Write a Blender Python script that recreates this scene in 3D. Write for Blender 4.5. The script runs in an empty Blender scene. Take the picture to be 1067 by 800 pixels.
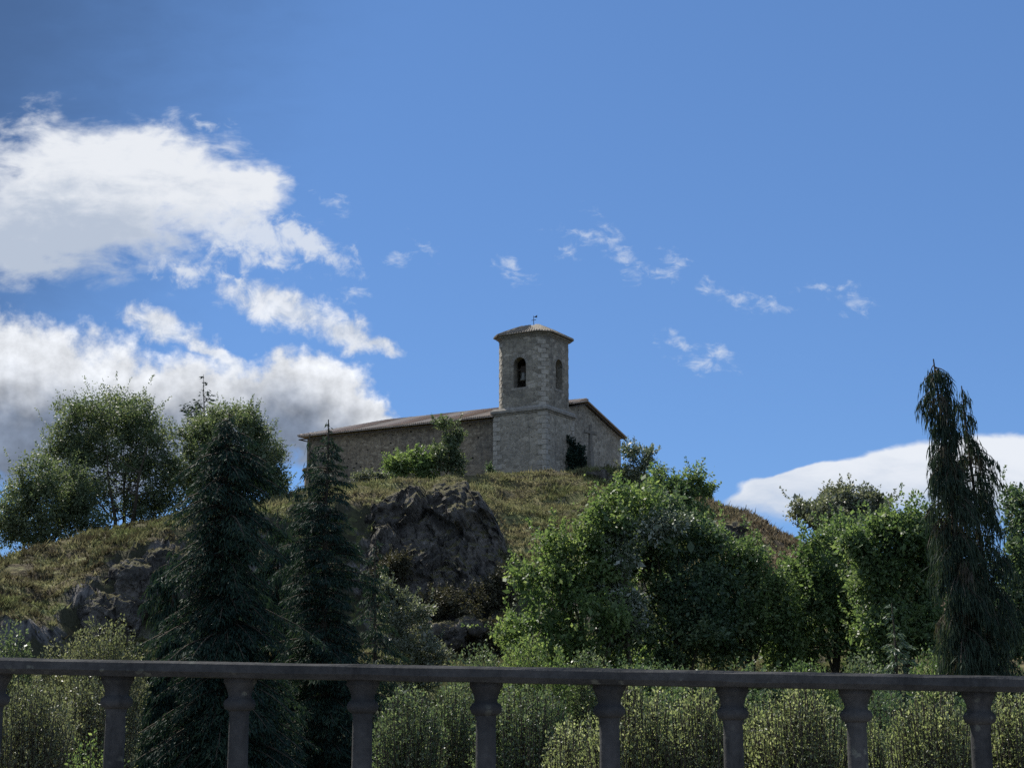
import bpy, bmesh, math, random
import numpy as np
from mathutils import Vector, Matrix

# ------------------------------------------------------------------ camera, sky, sun, exposure
S = bpy.context.scene
COL = S.collection
CAMZ = 1.1
FPX = 1650.0                      # focal length in photo pixels (1067 wide)
PITCH = math.atan(335.0 / FPX)
SUN_AZ = -38.0                    # degrees, left of straight ahead, behind the church
SUN_EL = 50.0
SKY_STRENGTH = 0.05
SUN_STRENGTH = 4.2
EXPOSURE = 0.9

cam = bpy.data.cameras.new('camera')
cam.sensor_width = 36.0
cam.lens = 36.0 * FPX / 1067.0
cam.clip_start = 0.1
cam.clip_end = 6000
cam_o = bpy.data.objects.new('camera', cam)
cam_o.location = (0, 0, CAMZ)
cam_o.rotation_euler = (math.pi / 2 + PITCH, 0, 0)
COL.objects.link(cam_o)
S.camera = cam_o
S.render.engine = 'CYCLES'
S.view_settings.view_transform = 'Standard'
S.view_settings.look = 'None'
S.view_settings.gamma = 1.0
S.view_settings.use_curve_mapping = False
S.view_settings.exposure = EXPOSURE
S.cycles.max_bounces = 6
S.cycles.diffuse_bounces = 3
S.cycles.transmission_bounces = 4
S.cycles.transparent_max_bounces = 4
S.cycles.use_denoising = False


class NG:
    """tiny node-graph writer"""
    def __init__(self, nt):
        self.nt = nt

    def n(self, typ, **kw):
        nd = self.nt.nodes.new(typ)
        for k, v in kw.items():
            setattr(nd, k, v)
        return nd

    def put(self, sock, v):
        if v is None:
            return
        if hasattr(v, 'is_output') or isinstance(v, bpy.types.NodeSocket):
            self.nt.links.new(v, sock)
        else:
            sock.default_value = v

    def m(self, op, a, b=None, c=None, clamp=False):
        nd = self.n('ShaderNodeMath', operation=op, use_clamp=clamp)
        self.put(nd.inputs[0], a); self.put(nd.inputs[1], b); self.put(nd.inputs[2], c)
        return nd.outputs[0]

    def vm(self, op, a, b=None, scale=None):
        nd = self.n('ShaderNodeVectorMath', operation=op)
        self.put(nd.inputs[0], a); self.put(nd.inputs[1], b)
        if scale is not None:
            self.put(nd.inputs['Scale'], scale)
        return nd.outputs['Value'] if op in ('LENGTH', 'DOT_PRODUCT') else nd.outputs[0]

    def noise(self, vec, scale, detail=2.0, rough=0.5, color=False, dist=0.0):
        nd = self.n('ShaderNodeTexNoise')
        self.put(nd.inputs['Vector'], vec)
        nd.inputs['Scale'].default_value = scale
        nd.inputs['Detail'].default_value = detail
        nd.inputs['Roughness'].default_value = rough
        nd.inputs['Distortion'].default_value = dist
        return nd.outputs['Color' if color else 'Fac']

    def voro(self, vec, scale, feature='F1', out='Distance', rnd=1.0):
        nd = self.n('ShaderNodeTexVoronoi', feature=feature)
        self.put(nd.inputs['Vector'], vec)
        nd.inputs['Scale'].default_value = scale
        nd.inputs['Randomness'].default_value = rnd
        return nd.outputs[out]

    def sstep(self, x, a, b, to0=0.0, to1=1.0):
        nd = self.n('ShaderNodeMapRange', interpolation_type='SMOOTHSTEP')
        self.put(nd.inputs['Value'], x)
        self.put(nd.inputs['From Min'], a); self.put(nd.inputs['From Max'], b)
        self.put(nd.inputs['To Min'], to0); self.put(nd.inputs['To Max'], to1)
        return nd.outputs[0]

    def mix(self, f, a, b, mode='MIX'):
        nd = self.n('ShaderNodeMix', data_type='RGBA', blend_type=mode)
        nd.clamp_result = False
        self.put(nd.inputs[0], f)
        for s, v in ((nd.inputs[6], a), (nd.inputs[7], b)):
            if isinstance(v, tuple) and len(v) == 3:
                v = (*v, 1.0)
            self.put(s, v)
        return nd.outputs[2]

    def mapping(self, vec, loc=(0, 0, 0), rot=(0, 0, 0), scale=(1, 1, 1), typ='POINT'):
        nd = self.n('ShaderNodeMapping', vector_type=typ)
        self.put(nd.inputs['Vector'], vec)
        nd.inputs['Location'].default_value = loc
        nd.inputs['Rotation'].default_value = rot
        nd.inputs['Scale'].default_value = scale
        return nd.outputs[0]


def build_world():
    w = bpy.data.worlds.new('World')
    S.world = w
    w.use_nodes = True
    nt = w.node_tree
    nt.nodes.clear()
    g = NG(nt)
    out = g.n('ShaderNodeOutputWorld')
    sky = g.n('ShaderNodeTexSky', sky_type='NISHITA')
    sky.sun_disc = False
    sky.sun_elevation = math.radians(SUN_EL)
    sky.sun_rotation = math.radians(SUN_AZ)
    sky.altitude = 1200
    sky.air_density = 0.85
    sky.dust_density = 0.0
    sky.ozone_density = 2.5
    bg = g.n('ShaderNodeBackground')
    gm = g.n('ShaderNodeGamma'); nt.links.new(sky.outputs[0], gm.inputs[0]); gm.inputs[1].default_value = 0.55
    nt.links.new(g.mix(1.0, gm.outputs[0], (1.10, 1.76, 2.78), 'MULTIPLY'), bg.inputs[0])
    bg.inputs[1].default_value = SKY_STRENGTH
    # clouds: a map on the sky's own directions (heading and height above the horizon)
    tc = g.n('ShaderNodeTexCoord').outputs['Generated']
    d = g.mapping(tc, rot=(-PITCH, 0, 0))
    sp = g.n('ShaderNodeSeparateXYZ'); nt.links.new(d, sp.inputs[0])
    y = g.m('MAXIMUM', sp.outputs[1], 0.08)
    U = g.m('MULTIPLY_ADD', g.m('DIVIDE', sp.outputs[0], y), 16.5, 5.335)
    V = g.m('MULTIPLY_ADD', g.m('DIVIDE', sp.outputs[2], y), -16.5, 4.0)
    cb = g.n('ShaderNodeCombineXYZ'); g.put(cb.inputs[0], U); g.put(cb.inputs[1], V)
    q = cb.outputs[0]
    front = g.sstep(sp.outputs[1], 0.1, 0.3)

    def warp(amp1, s1, amp2, s2):
        a = g.vm('SCALE', g.vm('SUBTRACT', g.noise(q, s1, 2, color=True), (0.5, 0.5, 0.5)), scale=amp1)
        b = g.vm('SCALE', g.vm('SUBTRACT', g.noise(q, s2, 3, color=True), (0.5, 0.5, 0.5)), scale=amp2)
        return g.vm('ADD', q, g.vm('ADD', a, b))

    def field(qq, els):
        acc = None
        for e in els:
            cu, cv, ru, rv = e[:4]
            ang = math.radians(e[4]) if len(e) > 4 else 0.0
            f = g.m('SUBTRACT', 1.0, g.vm('LENGTH', g.mapping(qq, (cu, cv, 0), (0, 0, ang), (ru, rv, 1), 'TEXTURE')))
            acc = f if acc is None else g.m('SMOOTH_MAX', acc, f, 0.12)
        return acc

    qs = g.mapping(q, rot=(0, 0, math.radians(-14)), scale=(1.0, 2.3, 1))
    streak = g.noise(qs, 1.5, 9, 0.60, dist=0.3)
    fine = g.noise(q, 4.2, 9, 0.64, dist=0.35)
    lace = g.noise(g.mapping(q, rot=(0, 0, math.radians(-35)), scale=(1.0, 1.8, 1)), 5.0, 8, 0.66, dist=0.5)
    bill = g.noise(q, 2.0, 10, 0.60)
    off = g.vm('ADD', q, (-0.07, -0.13, 0.0))            # towards the sun
    bill2 = g.noise(off, 2.0, 8, 0.56)
    qw = warp(0.55, 1.3, 0.22, 5.0)
    qw2 = warp(0.28, 2.2, 0.20, 7.0)
    # upper left soft cloud
    fA = field(qw2, [(0.9, 2.05, 1.85, 0.98), (1.7, 1.88, 1.50, 0.66, 10), (0.1, 2.45, 1.7, 0.62), (2.45, 1.95, 0.75, 0.36, 6)])
    dA = g.sstep(g.m('MULTIPLY_ADD', g.m('SUBTRACT', streak, 0.5), 1.3, fA), 0.02, 0.55)
    # ragged tails of it
    fD = field(qw2, [(2.55, 2.42, 0.85, 0.46, 18), (3.15, 2.50, 0.85, 0.20, 26), (2.9, 2.72, 0.35, 0.12, 8), (1.9, 2.80, 0.5, 0.15, 14),
                     (2.5, 2.95, 0.3, 0.08, 40)])
    dD = g.sstep(g.m('MULTIPLY_ADD', g.m('SUBTRACT', fine, 0.5), 2.6, fD), 0.08, 1.0, 0, 0.85)
    # cumulus strip and bank, lower left
    fB = field(qw2, [(0.2, 4.18, 1.7, 1.0), (1.1, 4.40, 1.35, 0.85, 14), (2.3, 4.38, 1.15, 0.72), (3.15, 4.18, 0.85, 0.62), (3.72, 4.38, 0.5, 0.33, 20)])
    fC = field(qw2, [(2.95, 3.2, 0.85, 0.28, 16), (3.62, 3.48, 0.52, 0.22, 18), (3.95, 3.60, 0.28, 0.13, 18), (1.75, 3.42, 0.6, 0.22, 24), (2.2, 3.66, 0.5, 0.13, 20)])
    dB = g.sstep(g.m('MULTIPLY_ADD', g.m('SUBTRACT', bill, 0.5), 1.1, fB), 0.02, 0.34)
    dC = g.sstep(g.m('MULTIPLY_ADD', g.m('SUBTRACT', fine, 0.5), 1.35, fC), 0.0, 0.75, 0, 0.93)
    # little wisps to the right of the tower
    fE = field(qw2, [(5.36, 2.79, 0.36, 0.13, 42), (6.46, 2.58, 0.56, 0.16, 52), (6.82, 2.87, 0.42, 0.11, 0), (5.95, 2.60, 0.2, 0.12),
                     (6.15, 2.46, 0.5, 0.10, 5), (7.0, 2.74, 0.17, 0.24), (7.58, 3.05, 0.50, 0.14, 26), (8.02, 3.15, 0.40, 0.14, 24),
                     (8.90, 3.10, 0.28, 0.18, 35), (8.55, 3.0, 0.36, 0.08, 8), (7.08, 3.58, 0.36, 0.12, 12), (7.36, 3.78, 0.40, 0.16, 10),
                     (7.52, 3.70, 0.3, 0.15, 30), (3.48, 2.17, 0.26, 0.14, 35), (4.15, 2.70, 0.18, 0.14), (3.66, 3.08, 0.2, 0.12, 10),
                     (4.46, 2.58, 0.2, 0.10, 40), (2.15, 1.27, 0.35, 0.08, 5)])
    dE = g.sstep(g.m('MULTIPLY_ADD', g.m('SUBTRACT', lace, 0.5), 3.4, fE), 0.2, 1.8, 0, 0.72)
    # smooth bank low on the right
    qf = warp(0.10, 1.5, 0.05, 6.0)
    fF = field(qf, [(10.5, 5.22, 2.3, 0.72, -1), (9.4, 5.05, 1.75, 0.40, -8), (8.6, 5.02, 1.12, 0.20, -12), (8.5, 5.2, 0.9, 0.2, 8)])
    lowfade = g.sstep(g.m('MULTIPLY_ADD', g.m('SUBTRACT', streak, 0.5), 0.7, V), 5.55, 5.1)
    dF = g.m('MULTIPLY', g.sstep(g.m('MULTIPLY_ADD', g.m('SUBTRACT', streak, 0.5), 0.22, fF), 0.0, 0.11), lowfade)
    # light on the clouds
    relief = g.m('MULTIPLY', g.m('SUBTRACT', bill, bill2), 1.3)
    thick = g.m('MULTIPLY_ADD', g.m('SUBTRACT', g.noise(off, 1.3, 4, 0.5), 0.5), 0.75, field(qw2, [(0.1, 4.75, 2.2, 1.05), (1.5, 4.95, 1.9, 1.05), (2.7, 4.75, 1.4, 1.0)]))
    gB = g.sstep(thick, 0.0, 0.66)
    cB = g.mix(gB, (0.80, 0.83, 0.88), (0.20, 0.245, 0.33))
    cB = g.mix(1.0, cB, g.m('ADD', 1.0, relief, clamp=False), 'MULTIPLY')
    thA = g.m('MULTIPLY_ADD', g.m('SUBTRACT', streak, 0.5), 1.7, field(q, [(0.5, 2.6, 2.3, 0.85)]))
    cA = g.mix(g.sstep(g.m('MULTIPLY_ADD', g.m('SUBTRACT', fine, 0.5), 0.5, thA), -0.15, 0.8), (0.82, 0.85, 0.90), (0.48, 0.55, 0.67))
    cF = g.mix(g.sstep(g.m('MULTIPLY_ADD', g.m('SUBTRACT', streak, 0.5), 0.9, V), 4.7, 5.35), (0.82, 0.86, 0.93), (0.56, 0.64, 0.77))
    # thin grey veil high on the left, and broken cloud added over the unseen sky behind, to fill the shade
    veil = g.m('MULTIPLY', g.sstep(g.m('MULTIPLY_ADD', g.m('SUBTRACT', streak, 0.5), 1.2, g.m('MULTIPLY_ADD', V, 0.55, U)), 4.6, -0.4), 0.85)
    rest = g.sstep(sp.outputs[1], 0.35, 0.05)
    back = g.m('MULTIPLY', g.sstep(g.noise(tc, 2.4, 6, 0.55), 0.42, 0.55), g.m('MULTIPLY', rest, g.sstep(sp.outputs[2], -0.05, 0.1)))
    cur = bg.outputs[0]
    for dens, c in ((veil, (0.060, 0.120, 0.262)), (dA, cA), (dD, (0.74, 0.79, 0.87)), (dB, cB), (dC, g.mix(1.0, g.mix(g.sstep(fine, 0.35, 0.62), (0.60, 0.66, 0.76), (0.84, 0.87, 0.92)), g.m('ADD', 1.0, g.m('MULTIPLY', relief, 0.5)), 'MULTIPLY')), (dE, (0.72, 0.78, 0.88)), (dF, cF), (back, (0.56, 0.69, 0.92))):
        b = g.n('ShaderNodeBackground')
        g.put(b.inputs[0], (*c, 1.0) if isinstance(c, tuple) else c)
        b.inputs[1].default_value = 1.0 / 2 ** EXPOSURE
        mx = g.n('ShaderNodeMixShader')
        g.put(mx.inputs[0], dens if dens is back else g.m('MULTIPLY', dens, front))
        nt.links.new(cur, mx.inputs[1]); nt.links.new(b.outputs[0], mx.inputs[2])
        cur = mx.outputs[0]
    nt.links.new(cur, out.inputs[0])
    w.cycles.sampling_method = 'MANUAL'
    w.cycles.sample_map_resolution = 512


build_world()

sun = bpy.data.lights.new('sun', 'SUN')
sun.energy = SUN_STRENGTH
sun.angle = math.radians(0.53)
sun.color = (1.0, 0.955, 0.87)
sun_o = bpy.data.objects.new('sun', sun)
sd = Vector((math.sin(math.radians(SUN_AZ)) * math.cos(math.radians(SUN_EL)),
             math.cos(math.radians(SUN_AZ)) * math.cos(math.radians(SUN_EL)), math.sin(math.radians(SUN_EL))))
sun_o.rotation_euler = sd.to_track_quat('Z', 'Y').to_euler()
sun_o.location = (-60, 80, 120)
COL.objects.link(sun_o)

# ------------------------------------------------------------------ helpers
CP, SP = math.cos(PITCH), math.sin(PITCH)


def P(px, py, Y):
    """where the sight line through photo position (px, py) reaches distance Y"""
    v = (400.0 - py) / FPX
    k = Y / (CP - SP * v)
    return np.array([(px - 533.5) / FPX * k, Y, CAMZ + k * (SP + CP * v)])


def mesh_np(name, v, f, mat, parent=None, smooth=False):
    v = np.asarray(v, dtype=np.float32)
    f = np.asarray(f, dtype=np.int32)
    me = bpy.data.meshes.new(name)
    k = f.shape[1]
    me.vertices.add(len(v)); me.vertices.foreach_set('co', v.ravel())
    me.loops.add(f.size); me.loops.foreach_set('vertex_index', f.ravel())
    me.polygons.add(len(f)); me.polygons.foreach_set('loop_start', np.arange(0, f.size, k, dtype=np.int32))
    if smooth:
        me.polygons.foreach_set('use_smooth', np.ones(len(f), dtype=bool))
    me.update(calc_edges=True)
    me.materials.append(mat)
    o = bpy.data.objects.new(name, me)
    COL.objects.link(o)
    if parent is not None:
        o.parent = parent
    return o


class MB:
    def __init__(self):
        self.v = []; self.f = []

    def add(self, vs, fs):
        b = len(self.v)
        self.v += [tuple(p) for p in vs]
        self.f += [tuple(i + b for i in q) for q in fs]
        return self

    def box(self, x0, x1, y0, y1, z0, z1):
        vs = [(x, y, z) for z in (z0, z1) for y in (y0, y1) for x in (x0, x1)]
        return self.add(vs, [(0, 2, 3, 1), (4, 5, 7, 6), (0, 1, 5, 4), (2, 6, 7, 3), (0, 4, 6, 2), (1, 3, 7, 5)])

    def prism(self, poly, z0, z1, grow=0.0):
        n = len(poly)
        cx = sum(p[0] for p in poly) / n; cy = sum(p[1] for p in poly) / n
        top = [(p[0] + (p[0] - cx) * grow, p[1] + (p[1] - cy) * grow, z1) for p in poly]
        vs = [(p[0], p[1], z0) for p in poly] + top
        fs = [tuple(reversed(range(n))), tuple(range(n, 2 * n))] + [(i, (i + 1) % n, n + (i + 1) % n, n + i) for i in range(n)]
        return self.add(vs, fs)

    def lathe(self, prof, n=20, c=(0, 0, 0)):
        vs = []; fs = []
        for r, z in prof:
            for k in range(n):
                a = 2 * math.pi * k / n
                vs.append((c[0] + r * math.cos(a), c[1] + r * math.sin(a), c[2] + z))
        for i in range(len(prof) - 1):
            for k in range(n):
                k2 = (k + 1) % n
                fs.append((i * n + k, i * n + k2, (i + 1) * n + k2, (i + 1) * n + k))
        fs.append(tuple(reversed(range(n)))); fs.append(tuple((len(prof) - 1) * n + k for k in range(n)))
        return self.add(vs, fs)

    def build(self, name, mat, parent=None, smooth=False, bevel=0.0):
        me = bpy.data.meshes.new(name)
        me.from_pydata(self.v, [], self.f)
        bm = bmesh.new(); bm.from_mesh(me)
        bmesh.ops.recalc_face_normals(bm, faces=bm.faces)
        if bevel > 0:
            bmesh.ops.bevel(bm, geom=bm.edges[:], offset=bevel, segments=2, affect='EDGES', profile=0.6)
        bm.to_mesh(me); bm.free()
        if smooth:
            for p in me.polygons:
                p.use_smooth = True
        me.materials.append(mat)
        o = bpy.data.objects.new(name, me)
        COL.objects.link(o)
        if parent is not None:
            o.parent = parent
        return o


def tag(o, label=None, cat=None, group=None, kind=None):
    if label: o['label'] = label
    if cat: o['category'] = cat
    if group: o['group'] = group
    if kind: o['kind'] = kind
    return o


def thing(name, label, cat, loc, rz=0.0, group=None):
    o = bpy.data.objects.new(name, None)
    o.location = loc; o.rotation_euler = (0, 0, rz)
    o.empty_display_size = 0.3
    COL.objects.link(o)
    return tag(o, label, cat, group)


# ---- noise on arrays
def _hash(ix, iy, iz, s):
    h = (ix.astype(np.int64) * 374761393 + iy.astype(np.int64) * 668265263 + iz.astype(np.int64) * 2147483647 + s * 974634277) & 0xFFFFFFFF
    h = ((h ^ (h >> 13)) * 1274126177) & 0xFFFFFFFF
    h = ((h ^ (h >> 16)) * 2246822519) & 0xFFFFFFFF
    return ((h ^ (h >> 15)) & 0xFFFFFF) / float(0xFFFFFF)


def vnoise(p, s=0):
    i = np.floor(p); f = p - i; f = f * f * f * (f * (f * 6 - 15) + 10)
    ix, iy, iz = (i[:, k].astype(np.int64) for k in range(3))
    r = 0
    for dx in (0, 1):
        wx = f[:, 0] if dx else 1 - f[:, 0]
        for dy in (0, 1):
            wy = f[:, 1] if dy else 1 - f[:, 1]
            for dz in (0, 1):
                wz = f[:, 2] if dz else 1 - f[:, 2]
                r = r + wx * wy * wz * _hash(ix + dx, iy + dy, iz + dz, s)
    return r


def fbm(p, octv=4, s=0, gain=0.5):
    a = 1.0; t = 0; r = 0
    for k in range(octv):
        r = r + a * (vnoise(p * (2.03 ** k) + 17.3 * k, s + k) - 0.5)
        t += a; a *= gain
    return r / t * 2


def cells(p, s=0):
    """nearest-cell: centre offset and a random vector for each point"""
    i = np.floor(p)
    best = np.full(len(p), 1e9); bd = np.zeros_like(p); br = np.zeros_like(p)
    for dx in (-1, 0, 1):
        for dy in (-1, 0, 1):
            for dz in (-1, 0, 1):
                c = i + np.array([dx, dy, dz])
                a, b, d = (c[:, k].astype(np.int64) for k in range(3))
                jit = np.stack([_hash(a, b, d, s), _hash(a, b, d, s + 1), _hash(a, b, d, s + 2)], 1)
                dd = p - (c + jit)
                m = (dd ** 2).sum(1)
                w = m < best
                best[w] = m[w]; bd[w] = dd[w]
                br[w] = np.stack([_hash(a, b, d, s + 3), _hash(a, b, d, s + 4), _hash(a, b, d, s + 5)], 1)[w] - 0.5
    return bd, br, np.sqrt(best)


# ------------------------------------------------------------------ materials
def new_mat(name):
    m = bpy.data.materials.new(name)
    m.use_nodes = True
    m.node_tree.nodes.clear()
    g = NG(m.node_tree)
    out = g.n('ShaderNodeOutputMaterial')
    return m, g, out


def bump(g, h, strength, dist):
    b = g.n('ShaderNodeBump')
    b.inputs['Strength'].default_value = strength
    b.inputs['Distance'].default_value = dist
    g.put(b.inputs['Height'], h)
    return b.outputs[0]


def principled(g, out, col, rough=0.8, normal=None, spec=0.3, metallic=0.0):
    b = g.n('ShaderNodeBsdfPrincipled')
    if isinstance(col, tuple) and len(col) == 3:
        col = (*col, 1)
    g.put(b.inputs['Base Color'], col)
    g.put(b.inputs['Roughness'], rough)
    b.inputs['Specular IOR Level'].default_value = spec
    b.inputs['Metallic'].default_value = metallic
    if normal is not None:
        g.put(b.inputs['Normal'], normal)
    g.nt.links.new(b.outputs[0], out.inputs[0])
    return b


def leaf_mat(name, c_dark, c_mid, c_light, trans=0.35, rough=0.45, spec=0.35, nscale=0.35):
    m, g, out = new_mat(name)
    geo = g.n('ShaderNodeNewGeometry')
    rnd = geo.outputs['Random Per Island']
    big = g.noise(geo.outputs['Position'], nscale, 3)
    f = g.m('MULTIPLY_ADD', g.m('SUBTRACT', big, 0.5), 1.4, rnd, clamp=True)
    c = g.mix(g.sstep(f, 0.0, 0.55), c_dark, c_mid)
    c = g.mix(g.sstep(f, 0.6, 1.0), c, c_light)
    b = g.n('ShaderNodeBsdfPrincipled')
    g.put(b.inputs['Base Color'], c)
    b.inputs['Roughness'].default_value = rough
    b.inputs['Specular IOR Level'].default_value = spec
    t = g.n('ShaderNodeBsdfTranslucent')
    tcol = g.mix(1.0, c, (1.12, 1.16, 0.72), 'MULTIPLY')
    g.put(t.inputs[0], tcol)
    mx = g.n('ShaderNodeMixShader'); mx.inputs[0].default_value = trans
    m.node_tree.links.new(b.outputs[0], mx.inputs[1]); m.node_tree.links.new(t.outputs[0], mx.inputs[2])
    m.node_tree.links.new(mx.outputs[0], out.inputs[0])
    return m


def stone_mat(name, cols, mortar, cell=(2.2, 2.2, 3.6), holes=0.0, stain=0.5):
    m, g, out = new_mat(name)
    p = g.n('ShaderNodeTexCoord').outputs['Object']
    pw = g.vm('ADD', p, g.vm('SCALE', g.vm('SUBTRACT', g.noise(p, 1.7, 3, color=True), (.5, .5, .5)), scale=0.35))
    pc = g.mapping(pw, scale=cell)
    vc = g.n('ShaderNodeTexVoronoi'); g.put(vc.inputs['Vector'], pc); vc.inputs['Scale'].default_value = 1.0
    sc = g.n('ShaderNodeSeparateColor'); g.put(sc.inputs[0], vc.outputs['Color'])
    edge = g.voro(pc, 1.0, 'DISTANCE_TO_EDGE')
    c = g.mix(g.sstep(sc.outputs[0], 0.1, 0.9), cols[0], cols[1])
    c = g.mix(g.sstep(sc.outputs[1], 0.72, 0.95), c, cols[2])
    mort = g.sstep(edge, 0.12, 0.03)
    c = g.mix(g.m('MULTIPLY', mort, 0.7), c, mortar)
    big = g.noise(p, 0.35, 5, 0.62)
    c = g.mix(g.m('MULTIPLY', g.sstep(big, 0.46, 0.66), stain), c, g.mix(0.5, (0.09, 0.085, 0.075), c))
    pale = g.noise(g.vm('ADD', p, (31.0, 7.0, 3.0)), 0.55, 5, 0.65)
    c = g.mix(g.m('MULTIPLY', g.sstep(pale, 0.52, 0.72), 0.55), c, mortar)
    streak = g.noise(g.mapping(p, scale=(2.2, 2.2, 0.16)), 1.0, 4, 0.6)
    c = g.mix(g.m('MULTIPLY', g.sstep(streak, 0.52, 0.72), 0.45 * stain), c, (0.05, 0.05, 0.048))
    mac = g.noise(g.vm('ADD', p, (5.0, 3.0, 9.0)), 0.16, 4, 0.6)
    c = g.mix(g.m('MULTIPLY', g.sstep(mac, 0.42, 0.62), 0.5), c, g.mix(0.55, (0.12, 0.115, 0.11), c))
    fine = g.noise(p, 3.2, 5, 0.7)
    c = g.mix(1.0, c, g.m('MULTIPLY_ADD', fine, 1.5, 0.25), 'MULTIPLY')
    h = g.m('ADD', g.m('MULTIPLY', g.m('SUBTRACT', 1.0, mort), 0.5), g.m('MULTIPLY', fine, 0.5))
    if holes > 0:
        hv = g.voro(g.mapping(p, scale=(1.1, 1.1, 1.4)), 1.0)
        hm = g.sstep(hv, holes, holes * 0.75)
        c = g.mix(hm, c, (0.02, 0.018, 0.015))
    principled(g, out, c, 0.92, bump(g, h, 0.7, 0.06), 0.15)
    return m


def simple_mat(name, c1, c2, scale=6.0, rough=0.85, bstr=0.4, bdist=0.02, spec=0.25, metallic=0.0, coord='Object'):
    m, g, out = new_mat(name)
    p = g.n('ShaderNodeTexCoord').outputs[coord]
    n1 = g.noise(p, scale, 6, 0.65)
    n2 = g.noise(p, scale * 7, 3, 0.6)
    f = g.m('MULTIPLY_ADD', g.m('SUBTRACT', n2, 0.5), 0.5, n1)
    c = g.mix(g.sstep(f, 0.3, 0.7), c1, c2)
    principled(g, out, c, rough, bump(g, f, bstr, bdist), spec, metallic)
    return m


def terrain_mat():
    m, g, out = new_mat('hill_turf')
    geo = g.n('ShaderNodeNewGeometry')
    p = geo.outputs['Position']
    sp = g.n('ShaderNodeSeparateXYZ'); g.put(sp.inputs[0], p)
    sn = g.n('ShaderNodeSeparateXYZ'); g.put(sn.inputs[0], geo.outputs['True Normal'])
    n1 = g.noise(p, 0.16, 6, 0.62)
    n2 = g.noise(p, 0.9, 5, 0.65)
    n3 = g.noise(p, 4.0, 4, 0.6)
    c = g.mix(g.sstep(n1, 0.38, 0.62), (0.075, 0.085, 0.030), (0.125, 0.105, 0.052))
    c = g.mix(g.m('MULTIPLY', g.sstep(n2, 0.45, 0.7), 0.85), c, (0.065, 0.050, 0.032))
    tr = g.noise(g.mapping(p, rot=(0, 0, -0.3), scale=(0.16, 0.55, 0.9)), 1.0, 5, 0.65)
    c = g.mix(g.m('MULTIPLY', g.sstep(tr, 0.54, 0.66), 0.8), c, (0.050, 0.042, 0.032))
    c = g.mix(g.m('MULTIPLY', g.sstep(tr, 0.50, 0.36), 0.65), c, (0.20, 0.215, 0.095))
    tr2 = g.noise(g.mapping(p, rot=(0, 0, -0.2), scale=(0.55, 1.1, 1.6)), 1.0, 4, 0.6)
    c = g.mix(g.m('MULTIPLY', g.sstep(tr2, 0.52, 0.64), 0.55), c, (0.050, 0.043, 0.028))
    lf = g.m('MULTIPLY', g.sstep(sp.outputs[0], -20.0, -30.0), g.sstep(n2, 0.42, 0.56))
    c = g.mix(g.m('MULTIPLY', lf, 0.7), c, (0.050, 0.040, 0.026))
    dry = g.m('MULTIPLY', g.sstep(g.m('MULTIPLY_ADD', n1, 14.0, sp.outputs[0]), 20.0, 29.0), g.sstep(sp.outputs[2], 4.0, 8.0))
    c = g.mix(g.m('MULTIPLY', dry, 0.9), c, g.mix(n2, (0.075, 0.050, 0.036), (0.14, 0.11, 0.075)))
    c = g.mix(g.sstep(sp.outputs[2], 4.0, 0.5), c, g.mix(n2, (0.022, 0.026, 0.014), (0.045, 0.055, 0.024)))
    steep = g.sstep(g.m('MULTIPLY_ADD', g.m('SUBTRACT', n2, 0.5), 0.35, sn.outputs[2]), 0.66, 0.5)
    ck = g.noise(g.mapping(p, rot=(0.5, 0.35, 0.2), scale=(2.2, 2.2, 0.6)), 0.7, 7, 0.7, dist=0.8)
    veg = g.sstep(g.noise(p, 0.3, 4, 0.6), 0.42, 0.56)
    c = g.mix(steep, c, g.mix(veg, g.mix(g.sstep(ck, 0.36, 0.58), (0.02, 0.019, 0.017), (0.15, 0.14, 0.13)), (0.045, 0.045, 0.028)))
    c = g.mix(1.0, c, g.m('MULTIPLY_ADD', n3, 0.9, 0.55), 'MULTIPLY')
    h = g.m('MULTIPLY_ADD', n3, 0.4, n2)
    principled(g, out, c, 0.95, bump(g, h, 0.9, 0.5), 0.1)
    return m


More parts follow.
